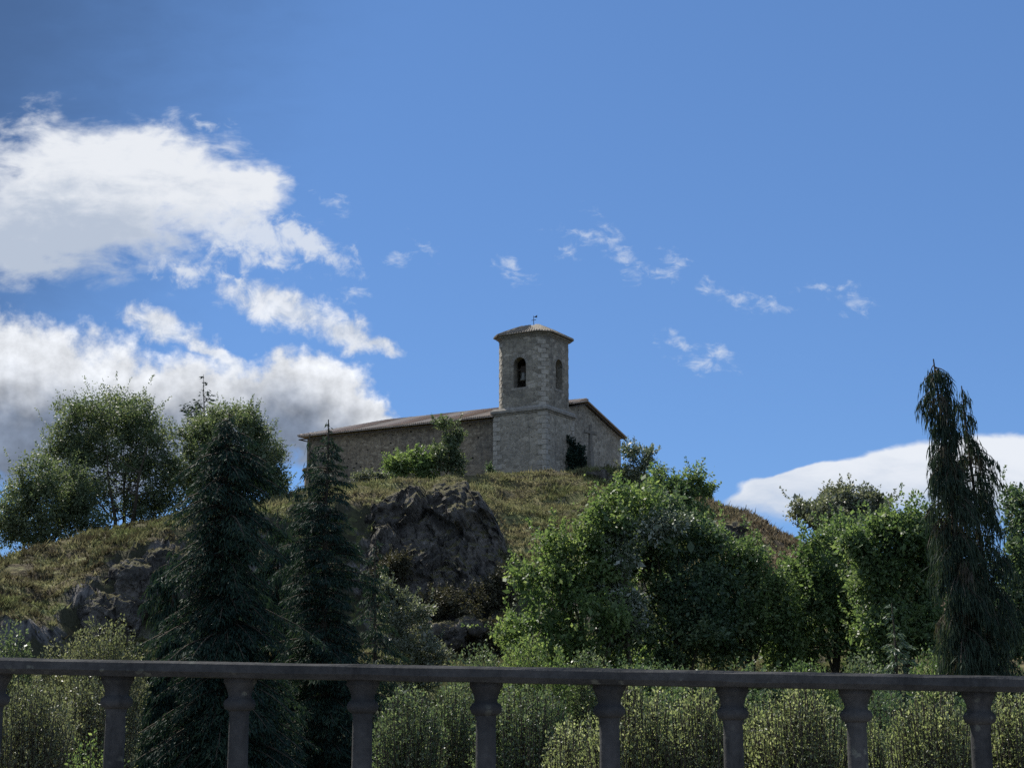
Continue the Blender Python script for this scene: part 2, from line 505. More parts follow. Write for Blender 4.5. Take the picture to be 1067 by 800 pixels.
def grass_mat():
    m, g, out = new_mat('grass_blades')
    geo = g.n('ShaderNodeNewGeometry')
    p = geo.outputs['Position']
    sp = g.n('ShaderNodeSeparateXYZ'); g.put(sp.inputs[0], p)
    rnd = geo.outputs['Random Per Island']
    n1 = g.noise(p, 0.16, 6, 0.62)
    n2 = g.noise(p, 0.9, 4, 0.6)
    c = g.mix(g.sstep(n1, 0.38, 0.62), (0.135, 0.155, 0.058), (0.25, 0.23, 0.12))
    c = g.mix(g.m('MULTIPLY', g.sstep(n2, 0.5, 0.72), 0.85), c, (0.075, 0.056, 0.036))
    tr = g.noise(g.mapping(p, rot=(0, 0, -0.3), scale=(0.16, 0.55, 0.9)), 1.0, 5, 0.65)
    c = g.mix(g.m('MULTIPLY', g.sstep(tr, 0.54, 0.66), 0.8), c, (0.050, 0.042, 0.032))
    c = g.mix(g.m('MULTIPLY', g.sstep(tr, 0.50, 0.36), 0.65), c, (0.20, 0.215, 0.095))
    tr2 = g.noise(g.mapping(p, rot=(0, 0, -0.2), scale=(0.55, 1.1, 1.6)), 1.0, 4, 0.6)
    c = g.mix(g.m('MULTIPLY', g.sstep(tr2, 0.52, 0.64), 0.55), c, (0.050, 0.043, 0.028))
    lf = g.m('MULTIPLY', g.sstep(sp.outputs[0], -20.0, -30.0), g.sstep(n2, 0.42, 0.56))
    c = g.mix(g.m('MULTIPLY', lf, 0.7), c, (0.050, 0.040, 0.026))
    dry = g.m('MULTIPLY', g.sstep(g.m('MULTIPLY_ADD', n1, 14.0, sp.outputs[0]), 20.0, 29.0), g.sstep(sp.outputs[2], 4.0, 8.0))
    c = g.mix(g.m('MULTIPLY', dry, 0.9), c, g.mix(rnd, (0.075, 0.050, 0.035), (0.22, 0.18, 0.12)))
    c = g.mix(1.0, c, g.m('MULTIPLY_ADD', rnd, 0.8, 0.6), 'MULTIPLY')
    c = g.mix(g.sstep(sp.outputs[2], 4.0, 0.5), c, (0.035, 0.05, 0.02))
    b = g.n('ShaderNodeBsdfDiffuse'); g.put(b.inputs[0], c)
    t = g.n('ShaderNodeBsdfTranslucent'); g.put(t.inputs[0], c)
    mx = g.n('ShaderNodeMixShader'); mx.inputs[0].default_value = 0.35
    m.node_tree.links.new(b.outputs[0], mx.inputs[1]); m.node_tree.links.new(t.outputs[0], mx.inputs[2])
    m.node_tree.links.new(mx.outputs[0], out.inputs[0])
    return m


def rock_mat():
    m, g, out = new_mat('limestone_rock')
    geo = g.n('ShaderNodeNewGeometry')
    p = geo.outputs['Position']
    sn = g.n('ShaderNodeSeparateXYZ'); g.put(sn.inputs[0], geo.outputs['Normal'])
    n1 = g.noise(p, 0.45, 6, 0.68)
    n2 = g.noise(p, 2.2, 5, 0.68)
    c = g.mix(g.sstep(n1, 0.36, 0.66), (0.052, 0.049, 0.044), (0.150, 0.136, 0.120))
    c = g.mix(g.m('MULTIPLY', g.sstep(n2, 0.54, 0.72), 0.6), c, (0.32, 0.29, 0.26))
    pl_ = g.mapping(p, rot=(0.5, 0.35, 0.2), scale=(2.2, 2.2, 0.55))
    crack = g.noise(pl_, 0.8, 7, 0.7, dist=0.8)
    c = g.mix(g.m('MULTIPLY', g.sstep(crack, 0.47, 0.36), 0.9), c, (0.022, 0.02, 0.018))
    moss = g.sstep(g.m('MULTIPLY_ADD', g.m('SUBTRACT', n1, 0.5), 1.6, sn.outputs[2]), 0.55, 0.85)
    c = g.mix(g.m('MULTIPLY', moss, 0.85), c, g.mix(n2, (0.05, 0.055, 0.018), (0.12, 0.10, 0.045)))
    principled(g, out, c, 0.95, bump(g, g.m('MULTIPLY_ADD', n2, 0.6, crack), 0.9, 0.45), 0.15)
    return m


def roof_mat(name, ax):
    m, g, out = new_mat(name)
    p = g.n('ShaderNodeTexCoord').outputs['Object']
    sp = g.n('ShaderNodeSeparateXYZ'); g.put(sp.inputs[0], p)
    wv = g.m('ABSOLUTE', g.m('SINE', g.m('MULTIPLY', sp.outputs[ax], math.pi / 0.26)))
    n1 = g.noise(p, 0.5, 6, 0.65)
    n2 = g.noise(g.mapping(p, scale=(3.8, 3.8, 3.8)), 1.0, 3, 0.6)
    c = g.mix(g.sstep(n1, 0.3, 0.7), (0.33, 0.255, 0.20), (0.40, 0.32, 0.26))
    c = g.mix(g.m('MULTIPLY', g.sstep(n2, 0.5, 0.7), 0.6), c, (0.36, 0.33, 0.28))
    c = g.mix(1.0, c, g.m('MULTIPLY_ADD', wv, 0.4, 0.7), 'MULTIPLY')
    principled(g, out, c, 0.9, bump(g, wv, 0.8, 0.1), 0.2)
    return m


M = {}
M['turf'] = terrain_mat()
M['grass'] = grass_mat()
M['rock'] = rock_mat()
M['tower_stone'] = stone_mat('tower_stone', ((0.215, 0.19, 0.15), (0.30, 0.265, 0.21), (0.37, 0.33, 0.265)), (0.33, 0.295, 0.24), (1.7, 1.7, 2.8), 0.10, 0.7)
M['belfry_stone'] = stone_mat('belfry_stone', ((0.18, 0.16, 0.13), (0.275, 0.245, 0.195), (0.38, 0.34, 0.28)), (0.25, 0.225, 0.18), (1.2, 1.2, 2.3), 0.09, 0.8)
M['nave_stone'] = stone_mat('nave_stone', ((0.145, 0.117, 0.085), (0.225, 0.183, 0.13), (0.30, 0.25, 0.18)), (0.265, 0.218, 0.16), (2.2, 2.2, 3.6), 0.17, 0.9)
M['quoin'] = simple_mat('quoin_stone', (0.24, 0.22, 0.185), (0.40, 0.365, 0.31), 1.6, 0.9, 0.6, 0.05)
M['dressed'] = simple_mat('dressed_stone', (0.17, 0.155, 0.135), (0.29, 0.265, 0.225), 2.2, 0.9, 0.5, 0.05)
M['tile'] = roof_mat('clay_tile', 0)
M['tile_grey'] = simple_mat('weathered_tile', (0.12, 0.105, 0.085), (0.24, 0.21, 0.17), 2.5, 0.9, 0.8, 0.1)
M['wood_dark'] = simple_mat('dark_timber', (0.03, 0.022, 0.016), (0.06, 0.045, 0.033), 3, 0.8)
M['bronze'] = simple_mat('bell_bronze', (0.10, 0.10, 0.085), (0.17, 0.165, 0.14), 4, 0.55, 0.2, 0.01, 0.5, 0.4)
M['iron'] = simple_mat('dark_iron', (0.02, 0.02, 0.02), (0.05, 0.045, 0.04), 8, 0.6, 0.2, 0.01, 0.5, 0.6)
M['dark_door'] = simple_mat('dark_door_wood', (0.05, 0.04, 0.03), (0.09, 0.07, 0.05), 4, 0.8)
def concrete_mat():
    m, g, out = new_mat('weathered_concrete')
    p = g.n('ShaderNodeNewGeometry').outputs['Position']
    n1 = g.noise(p, 3.0, 7, 0.68); n2 = g.noise(p, 45.0, 3, 0.6); n3 = g.noise(g.mapping(p, scale=(5, 5, 0.9)), 1.6, 6, 0.7)
    c = g.mix(g.sstep(n1, 0.3, 0.7), (0.028, 0.029, 0.030), (0.066, 0.065, 0.064))
    c = g.mix(g.m('MULTIPLY', g.sstep(n3, 0.52, 0.7), 0.6), c, (0.014, 0.015, 0.016))
    l = g.voro(g.vm('ADD', p, g.vm('SCALE', g.noise(p, 20.0, 3, color=True), scale=0.06)), 16.0)
    lm = g.m('MULTIPLY', g.sstep(l, 0.28, 0.16), g.sstep(g.noise(p, 2.2, 4, 0.6), 0.5, 0.62))
    c = g.mix(g.m('MULTIPLY', lm, 0.75), c, (0.14, 0.145, 0.12))
    c = g.mix(1.0, c, g.m('MULTIPLY_ADD', n2, 0.8, 0.6), 'MULTIPLY')
    principled(g, out, c, 0.92, bump(g, g.m('MULTIPLY_ADD', n2, 0.5, n1), 0.7, 0.008), 0.2)
    return m


M['concrete'] = concrete_mat()
M['pavement'] = simple_mat('pavement_concrete', (0.20, 0.19, 0.175), (0.28, 0.265, 0.245), 3.0, 0.9, 0.3, 0.004)
M['kerb'] = simple_mat('kerb_stone', (0.22, 0.215, 0.20), (0.32, 0.31, 0.29), 5.0, 0.9, 0.3, 0.004)
M['asphalt'] = simple_mat('asphalt', (0.04, 0.04, 0.042), (0.065, 0.064, 0.062), 20.0, 0.9, 0.4, 0.004)
M['paint'] = simple_mat('road_paint', (0.6, 0.6, 0.57), (0.78, 0.77, 0.74), 9.0, 0.7, 0.2, 0.002)
M['bark'] = simple_mat('bark', (0.035, 0.028, 0.020), (0.09, 0.075, 0.055), 7.0, 0.95, 0.8, 0.03)
M['bark_pale'] = simple_mat('pale_bark', (0.10, 0.09, 0.075), (0.19, 0.175, 0.15), 7.0, 0.95, 0.8, 0.03)
M['leaf_ash'] = leaf_mat('leaf_ash', (0.0667, 0.0959, 0.0552), (0.1127, 0.1474, 0.0816), (0.2012, 0.2281, 0.138), 0.46, 0.5, 0.3)
M['leaf_green'] = leaf_mat('leaf_green', (0.0688, 0.114, 0.0538), (0.119, 0.1764, 0.0747), (0.2049, 0.2578, 0.1226), 0.54, 0.5, 0.35)
M['leaf_bright'] = leaf_mat('leaf_bright', (0.0835, 0.134, 0.0552), (0.1391, 0.2009, 0.0773), (0.2277, 0.2769, 0.1242), 0.56, 0.5, 0.35)
M['leaf_dark'] = leaf_mat('leaf_dark', (0.0529, 0.092, 0.0575), (0.092, 0.138, 0.0736), (0.1667, 0.207, 0.1035), 0.46, 0.5, 0.35)
M['leaf_silver'] = leaf_mat('leaf_silver', (0.060, 0.090, 0.052), (0.12, 0.15, 0.095), (0.38, 0.40, 0.35), 0.34, 0.45, 0.4)
M['leaf_grey'] = leaf_mat('leaf_grey', (0.0759, 0.092, 0.0672), (0.138, 0.1564, 0.1104), (0.2415, 0.2415, 0.186), 0.42, 0.45, 0.4)
M['leaf_hedge'] = leaf_mat('leaf_hedge', (0.125, 0.15, 0.08), (0.205, 0.235, 0.13), (0.34, 0.355, 0.235), 0.6, 0.45, 0.4, 1.1)
M['leaf_shrub'] = leaf_mat('leaf_shrub', (0.066, 0.0986, 0.06), (0.1155, 0.1568, 0.0864), (0.22, 0.252, 0.156), 0.48, 0.45, 0.4, 1.0)
M['leaf_olive'] = leaf_mat('leaf_olive', (0.0836, 0.0968, 0.0648), (0.143, 0.1584, 0.096), (0.242, 0.242, 0.162), 0.48, 0.45, 0.4, 0.8)
M['leaf_scrub'] = leaf_mat('leaf_scrub', (0.035, 0.036, 0.024), (0.060, 0.055, 0.034), (0.09, 0.085, 0.05), 0.25, 0.6, 0.2, 0.8)
M['needle_dark'] = leaf_mat('needle_dark', (0.014, 0.030, 0.026), (0.024, 0.046, 0.034), (0.048, 0.076, 0.044), 0.22, 0.7, 0.12)
M['needle_weep'] = leaf_mat('needle_weep', (0.020, 0.036, 0.027), (0.033, 0.052, 0.036), (0.062, 0.082, 0.052), 0.26, 0.7, 0.12)
M['needle_brown'] = leaf_mat('needle_brown', (0.040, 0.033, 0.024), (0.066, 0.054, 0.036), (0.09, 0.085, 0.05), 0.25, 0.6, 0.25)
M['needle_light'] = leaf_mat('needle_light', (0.048, 0.087, 0.0608), (0.0975, 0.1425, 0.0928), (0.18, 0.225, 0.136), 0.25, 0.5, 0.3)

# ------------------------------------------------------------------ terrain
# heading (px), crest (y, Y), lip of the cliff (y, Y), foot of the cliff (y, Y)
HILL = [(-400, 640, 108, 690, 98, 712, 95), (-150, 608, 113, 670, 100, 702, 97), (0, 586, 118, 655, 103, 692, 100),
        (55, 569, 121, 648, 107, 690, 104), (75, 564, 122, 622, 110, 688, 106), (105, 555, 124, 592, 113.5, 678, 108.5), (150, 545, 127, 566, 118, 670, 112.5),
        (185, 540, 130, 553, 120, 668, 114), (250, 528, 136, 541, 125, 670, 117), (320, 516, 142, 528, 130, 672, 120),
        (390, 505, 148, 518, 134, 680, 123.5), (440, 501, 150, 514, 135.5, 686, 124.5), (480, 500, 151, 516, 135.5, 690, 124.5), (510, 499, 152, 545, 132.5, 690, 123.5),
        (530, 498, 152, 592, 129, 690, 122),
        (560, 497, 153, 600, 127, 690, 119), (620, 492, 156, 600, 125, 690, 115), (660, 492, 158, 600, 125, 690, 112),
        (700, 506, 156, 602, 124, 690, 110), (740, 521, 151, 606, 122, 690, 108), (800, 546, 143, 612, 119, 690, 105),
        (850, 571, 136, 622, 116, 690, 102), (920, 596, 129, 640, 112, 692, 98), (1000, 616, 124, 652, 109, 694, 96),
        (1250, 655, 116, 685, 103, 708, 95)]
_h = np.array(HILL, dtype=float)


def z_of(py, Y):
    v = (400.0 - py) / FPX
    return CAMZ + Y * (SP + CP * v) / (CP - SP * v)


def terrain_z(x, y):
    x = np.asarray(x, dtype=float); y = np.asarray(y, dtype=float)
    px = 533.5 + FPX * x / np.maximum(y, 40.0)
    ctl = []
    one = np.ones_like(px)
    ctl.append((one * -60.0, one * -0.6))
    ctl.append((one * 7.7, one * -0.6))
    ctl.append((one * 10.5, one * -1.3))
    ctl.append((one * 26.0, one * -1.6))
    ctl.append((one * 42.0, one * -3.0))
    ctl.append((one * 72.0, one * -3.0))
    zf = z_of(_h[:, 5], _h[:, 6]); zl = z_of(_h[:, 3], _h[:, 4]); zc = z_of(_h[:, 1], _h[:, 2])
    for Yk, zk in ((_h[:, 6], zf), (_h[:, 4], zl), (_h[:, 2], zc)):
        ctl.append((np.interp(px, _h[:, 0], Yk), np.interp(px, _h[:, 0], zk)))
    Yc, Zc = ctl[-1]
    ctl.append((Yc + 50, Zc + 0.4))
    ctl.append((Yc + 130, Zc * 0.1 - 6))
    ctl.append((one * 6000.0, one * -8.0))
    z = np.full_like(px, -8.0)
    for (ya, za), (yb, zb) in zip(ctl[:-1], ctl[1:]):
        w = (y >= ya) & (y <= yb)
        t = (y - ya) / np.maximum(yb - ya, 1e-6)
        z = np.where(w, za + (zb - za) * t, z)
    z = np.where(y < -60, -0.6, z)
    (Yf, Zf), (Yl, Zl) = ctl[6], ctl[7]
    tcl = np.clip((y - Yf) / (Yl - Yf), 0, 1)
    q3 = np.stack([x.ravel() * 0.5, y.ravel() * 0.5, z.ravel() * 0.5], 1)
    bdc, brc, _ = cells(q3 * np.array([0.8, 1.0, 0.8]), 77)
    crag = ((bdc * brc).sum(1) * 2.2 + brc[:, 0] * 1.3 + (1 - 2 * np.abs(fbm(q3 * 1.3, 4, 78))) * 0.5).reshape(x.shape)
    z = z + crag * np.sin(np.pi * tcl) ** 0.7 * 1.15
    shp = x.shape
    p = np.stack([x.ravel(), y.ravel(), np.zeros(x.size)], 1)
    lump = fbm(p * 0.11, 3, 3).reshape(shp) * 1.3 + fbm(p * 0.5, 4, 9).reshape(shp) * 0.55
    pt = np.stack([x.ravel() * 0.22 + z.ravel() * 0.1, y.ravel() * 0.85, z.ravel() * 0.4], 1)
    lump = lump + fbm(pt, 3, 41).reshape(shp) * 0.75
    amp = np.clip((y - 75) / 20, 0, 1) * np.clip((Yc + 14 - y) / 20, 0.22, 1)
    near = np.clip((y - 9) / 8, 0, 1) * (1 - np.clip((y - 75) / 20, 0, 1)) * 0.35
    return z + lump * (amp * 0.85 + near)


def tz(x, y):
    return float(terrain_z(np.array([x]), np.array([y]))[0])


def build_terrain():
    xs = np.concatenate([[-3000, -1800, -1000, -600, -380, -250, -180, -140, -115, -100], np.arange(-92, 92.1, 0.55), [100, 115, 140, 180, 250, 380, 600, 1000, 1800, 3000]])
    ys = np.concatenate([[-2500, -1200, -500, -200, -80, -40, -15, 0, 5], np.arange(7, 72, 1.6), np.arange(72, 168, 0.55), np.arange(168, 215, 2.0), [225, 240, 260, 285, 320, 400, 600, 1000, 1800, 3200]])
    X, Y = np.meshgrid(xs, ys)
    Z = terrain_z(X, Y)
    v = np.stack([X.ravel(), Y.ravel(), Z.ravel()], 1)
    nx, ny = len(xs), len(ys)
    i = np.arange(ny - 1)[:, None] * nx + np.arange(nx - 1)[None, :]
    i = i.ravel()
    f = np.stack([i, i + 1, i + nx + 1, i + nx], 1)
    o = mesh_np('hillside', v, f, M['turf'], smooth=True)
    tag(o, kind='structure')


build_terrain()

rng = np.random.default_rng(7)


def build_grass():
    n = 135000
    px = rng.uniform(-20, 900, n); Y = rng.uniform(92, 166, n)
    x = (px - 533.5) / FPX * Y
    # clumpy
    keep = fbm(np.stack([x, Y, np.zeros(n)], 1) * 0.45, 3, 21) > -0.42
    x = x[keep]; Y = Y[keep]; n = len(x)
    e = 0.4
    z = terrain_z(x, Y)
    gx = (terrain_z(x + e, Y) - z) / e; gy = (terrain_z(x, Y + e) - z) / e
    sl = np.sqrt(gx ** 2 + gy ** 2)
    keep = sl < 1.25
    x, Y, z = x[keep], Y[keep], z[keep]; n = len(x)
    base = np.stack([x, Y, z - 0.05], 1)
    tus = 0.55 + 1.3 * np.clip(vnoise(np.stack([x * 0.55, Y * 1.1, z * 0.3], 1), 61) - 0.25, 0, 1)
    vs = []; K = 3
    for k in range(K):
        a = rng.uniform(0, 2 * np.pi, n)
        hgt = rng.uniform(0.16, 0.42, n) * tus * (1 + (rng.random(n) > 0.94) * 0.9)
        w = rng.uniform(0.05, 0.10, n)
        lean = rng.normal(0, 0.5, (n, 2)) * hgt[:, None]
        b = base + np.stack([rng.normal(0, .14, n), rng.normal(0, .14, n), np.zeros(n)], 1)
        d = np.stack([np.cos(a), np.sin(a), np.zeros(n)], 1) * w[:, None]
        tip = b + np.concatenate([lean, hgt[:, None]], 1)
        vs.append(np.stack([b - d, b + d, tip], 1))
    v = np.concatenate(vs).reshape(-1, 3)
    f = np.arange(len(v)).reshape(-1, 3)
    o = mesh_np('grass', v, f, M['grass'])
    tag(o, 'short summer grass and dry tufts covering the hill below the church', 'grass', kind='stuff')


build_grass()


def ico(sub):
    bm = bmesh.new()
    bmesh.ops.create_icosphere(bm, subdivisions=sub, radius=1.0)
    v = np.array([p.co[:] for p in bm.verts]); f = np.array([[q.index for q in t.verts] for t in bm.faces])
    bm.free()
    return v, f


ICO6 = ico(6); ICO4 = ico(4); ICO5 = ico(5)


def rock(label, blobs, seed, cat='rock', res=ICO6, cs=0.5, group=None):
    c0 = P(*blobs[0][:3])
    vs = []; fs = []; nb = 0
    for (px, py, Y, rx, ry, rd) in blobs:
        c = P(px, py, Y); k = Y / FPX
        sv, sf = res
        d = np.sign(sv) * np.abs(sv) ** 0.8
        p = c + d * np.array([rx * k, rd, ry * k])
        k_ = p @ np.array([[0.94, 0.2, 0.3], [-0.2, 0.97, 0.0], [-0.3, 0.0, 0.95]])      # joints in the rock lean over
        w_ = np.stack([fbm(p * 0.35, 3, seed + 70 + i) for i in range(3)], 1) * 0.9
        bd, br, _ = cells((k_ + w_) * np.array([cs, cs, cs * 0.55]), seed)
        nrm = sv
        off = (bd * br).sum(1) * 2.8 + br[:, 0] * 1.6
        bd2, br2, _ = cells((k_ + w_ * 0.6) * np.array([1, 1, 0.7]) * cs * 2.6, seed + 50)
        off = off * 0.75 + ((bd2 * br2).sum(1) * 2.2 + br2[:, 1] * 0.9) * 0.4
        rg = 1 - np.abs(fbm(k_ * np.array([0.9, 0.9, 0.35]), 5, seed + 90, 0.6)) * 2
        off = off + rg * 0.55 - 0.3
        p = p + nrm * off[:, None] * min(1.0, rd / 3.0)
        p = p + np.stack([fbm(p * 1.6, 4, seed + 5 + i, 0.65) for i in range(3)], 1) * 0.20
        vs.append(p - c0); fs.append(sf + nb); nb += len(sv)
    o = mesh_np('rock_outcrop', np.concatenate(vs), np.concatenate(fs), M['rock'])
    o.location = c0
    tag(o, label, cat, group)


def crag():
    """broad rock face let into the hill: a displaced front, closed round the sides and back"""
    nu, nv = 190, 150
    U, W = np.meshgrid(np.linspace(0, 1, nu), np.linspace(0, 1, nv))
    px = 378 + 160 * U
    top = np.interp(px, [378, 392, 405, 430, 452, 466, 477, 486, 500, 514, 526, 538], [545, 522, 515, 510, 504, 500, 497, 501, 514, 534, 562, 600])
    bot = np.interp(px, [378, 400, 430, 470, 510, 538], [575, 612, 640, 628, 640, 622])
    jag = vnoise(np.stack([px.ravel() * 0.13, np.zeros(px.size), np.zeros(px.size)], 1), 301).reshape(px.shape) - 0.5
    top = top + jag * 7; bot = bot - jag * 14
    py = top + (bot - top) * W
    Yf = np.interp(py, [495, 515, 640], [136.4, 134.2, 126.0]) - 1.0 + np.clip((px - 484) / 50, 0, 1.2) ** 1.3 * 2.6
    v_ = (400.0 - py) / FPX; k_ = Yf / (CP - SP * v_)
    p = np.stack([(px - 533.5) / FPX * k_, Yf, CAMZ + k_ * (SP + CP * v_)], 2).reshape(-1, 3)
    ed = (np.minimum(1, np.minimum(U, 1 - U) / 0.09) * np.minimum(1, (1 - W) / 0.12) * np.minimum(1, 0.25 + W / 0.08)).ravel()
    kk = p @ np.array([[0.92, 0.15, 0.36], [-0.15, 0.98, 0.0], [-0.36, 0.0, 0.93]])
    w_ = np.stack([fbm(p * 0.4, 3, 310 + i) for i in range(3)], 1) * 0.8
    off = 0
    for sc_, amp, sd in ((0.26, 1.0, 320), (0.6, 0.55, 330), (1.4, 0.22, 340)):
        bd, br, _ = cells((kk + w_) * np.array([1, 1, 0.62]) * sc_, sd)
        off = off + ((bd * br).sum(1) * 2.6 + br[:, 0] * 1.2) * amp
    off = off + (0.5 - np.abs(fbm(kk * np.array([0.9, 0.9, 0.35]), 5, 350, 0.6)) * 1.6) * 0.4
    front = p + np.array([-0.25, -0.9, 0.35]) * (off * (0.35 + 0.65 * ed))[:, None] + np.array([0, 0.9, -0.1]) * (1 - ed)[:, None]
    back = p + np.array([0.2, 5.0, -1.5])
    n = nu * nv
    i = (np.arange(nv - 1)[:, None] * nu + np.arange(nu - 1)[None, :]).ravel()
    f = [np.stack([i, i + nu, i + nu + 1, i + 1], 1)]
    f.append(f[0][:, ::-1] + n)
    rim = np.concatenate([np.arange(nu - 1), np.arange(nv - 1) * nu + nu - 1, (nv - 1) * nu + np.arange(nu - 1, 0, -1), np.arange(nv - 1, 0, -1) * nu])
    nx_ = np.roll(rim, -1)
    f.append(np.stack([rim, nx_, nx_ + n, rim + n], 1))
    c0 = P(455, 560, 132)
    o = mesh_np('rock_outcrop', np.concatenate([front, back]) - c0, np.concatenate(f), M['rock'])
    o.location = c0
    tag(o, 'broad jagged rock face with a pointed top, let into the hill below the church', 'rock')


crag()
rock('low pale rock at the foot of the shaded cliff just above the handrail', [(462, 664, 122.3, 26, 16, 1.8), (490, 656, 122.8, 18, 12, 1.5)], 23, res=ICO5)
rock('shaded rock face under the grassy shoulder on the left of the hill', [(140, 618, 114.4, 28, 30, 2.2), (172, 606, 116.3, 28, 34, 2.2), (112, 648, 110.6, 22, 20, 2.0), (205, 612, 117.4, 24, 40, 2.2)], 31, res=ICO6, cs=0.3)
rock('small dark rock sticking out of the brown slope on the right of the hill', [(760, 556, 134, 14, 9, 1.6), (748, 562, 133, 9, 8, 1.2)], 43, res=ICO4, cs=0.9)
rock('small low rock in the turf in front of the stone cross', [(621, 496, 153.0, 11, 5, 1.2), (633, 499, 152.6, 6, 4, 0.8)], 47, res=ICO4, cs=1.2)

# ------------------------------------------------------------------ the church
TH = math.radians(30)
CX, CY = 3.45, 160.0
GZ = 21.8                       # walls start below the turf
church = thing('church', 'old stone church with square bell tower and low tiled roof on top of the hill', 'church', (CX, CY, 0), -TH)


def hole_prism(prof, axis, a0, a1):
    """arched block pushed through a wall; prof is a list of (t, z)"""
    mb = MB(); n = len(prof)
    pts = lambda a: [((a, t, z) if axis == 'x' else (t, a, z)) for t, z in prof]
    mb.add(pts(a0) + pts(a1), [tuple(range(n)), tuple(reversed(range(n, 2 * n)))] + [(i, (i + 1) % n, n + (i + 1) % n, n + i) for i in range(n)])
    return mb


def arch(c, w, z0, z1, n=10):
    r = w / 2
    return [(c - r, z0), (c + r, z0)] + [(c + r * math.cos(math.pi * k / n), z1 - r + r * math.sin(math.pi * k / n)) for k in range(n + 1)]


def cut(o, cutters):
    for c in cutters:
        md = o.modifiers.new('b', 'BOOLEAN'); md.operation = 'DIFFERENCE'; md.solver = 'EXACT'; md.object = c
    dg = bpy.context.evaluated_depsgraph_get(); dg.update()
    me = bpy.data.meshes.new_from_object(o.evaluated_get(dg))
    o.modifiers.clear()
    old = o.data; o.data = me; bpy.data.meshes.remove(old)
    for c in cutters:
        bpy.data.objects.remove(c, do_unlink=True)


TW = 6.2
Z_CORN, Z_EAVE, Z_TIP = 31.2, 39.2, 40.75
tower = MB().box(-TW, 0, 0, TW, GZ, Z_CORN - 0.25).build('tower_base', M['tower_stone'], church)
r_ = random.Random(4)
for (sx, sy, cx_, cy_) in ((-1, 1, 0, 0), (1, 1, -TW, 0), (-1, -1, 0, TW)):
    z = GZ; k = 0; q = MB()
    while z < Z_CORN - 0.7:
        h = r_.uniform(0.38, 0.6)
        la, lb = (r_.uniform(0.75, 1.05), r_.uniform(0.35, 0.5)) if k % 2 else (r_.uniform(0.35, 0.5), r_.uniform(0.75, 1.05))
        e = 0.05
        xa, xb = sorted((cx_ - sx * e, cx_ + sx * la)); ya, yb = sorted((cy_ - sy * e, cy_ + sy * lb))
        q.box(xa, xb, ya, yb, z, min(z + h - 0.05, Z_CORN - 0.28)); z += h; k += 1
    q.build('quoins', M['quoin'], tower)
sc_ = MB()
sc_.box(-TW - 0.10, 0.10, -0.10, TW + 0.10, Z_CORN - 0.42, Z_CORN - 0.25)
sc_.box(-TW - 0.26, 0.26, -0.26, TW + 0.26, Z_CORN - 0.25, Z_CORN)
sc_.prism([(-TW - 0.24, -0.24), (0.24, -0.24), (0.24, TW + 0.24), (-TW - 0.24, TW + 0.24)], Z_CORN + 0.001, Z_CORN + 0.28, -0.06)
sc_.build('string_course', M['dressed'], tower)


def octo(a, ch, cx=-TW / 2, cy=TW / 2):
    h = a / 2
    pts = [(-h + ch, -h), (h - ch, -h), (h, -h + ch), (h, h - ch), (h - ch, h), (-h + ch, h), (-h, h - ch), (-h, -h + ch)]
    return [(cx + x, cy + y) for x, y in pts]


BA, BC = 6.06, 0.92
belfry = MB().prism(octo(BA, BC), Z_CORN + 0.2, Z_EAVE - 0.02).build('belfry', M['belfry_stone'], church)
inner = MB().prism(octo(BA - 1.7, BC - 0.3), Z_CORN + 0.9, Z_EAVE - 0.5).build('tmp', M['belfry_stone'], church)
zo0, zo1 = 33.55, 36.75
h1 = hole_prism(arch(-TW / 2, 1.5, zo0, zo1), 'y', -1.0, TW / 2).build('tmp', M['belfry_stone'], church)
h2 = hole_prism(arch(TW / 2, 1.5, zo0, zo1), 'x', -TW / 2, 1.0).build('tmp', M['belfry_stone'], church)
cut(belfry, [inner, h1, h2])
sl = MB()
sl.box(-TW / 2 - 1.0, -TW / 2 + 1.0, 0.05, 0.6, zo0 - 0.24, zo0 - 0.004)
sl.build('sill', M['dressed'], belfry)
sl = MB()
sl.box(-0.6, -0.05, TW / 2 - 1.0, TW / 2 + 1.0, zo0 - 0.24, zo0 - 0.004)
sl.build('sill', M['dressed'], belfry)
fr = (TW - BA) / 2
for ax in (0, 1):                                          # voussoirs round both arches
    vo = MB()
    for k in range(11):
        a0, a1 = math.pi * k / 11 + 0.02, math.pi * (k + 1) / 11 - 0.02
        ring = []
        for (rr, aa) in ((0.76, a0), (1.04, a0), (1.04, a1), (0.76, a1)):
            ring.append((rr * math.cos(aa), zo1 - 0.75 + rr * math.sin(aa)))
        if ax == 0:
            vs = [(-TW / 2 + t, fr - 0.03, z) for t, z in ring] + [(-TW / 2 + t, fr + 0.2, z) for t, z in ring]
        else:
            vs = [(-fr + 0.03, TW / 2 + t, z) for t, z in ring] + [(-fr - 0.2, TW / 2 + t, z) for t, z in ring]
        vo.add(vs, [(0, 1, 2, 3), (7, 6, 5, 4), (0, 4, 5, 1), (1, 5, 6, 2), (2, 6, 7, 3), (3, 7, 4, 0)])
    vo.build('arch_stones', M['dressed'], belfry)
r_ = random.Random(9)
oc = octo(BA, BC)
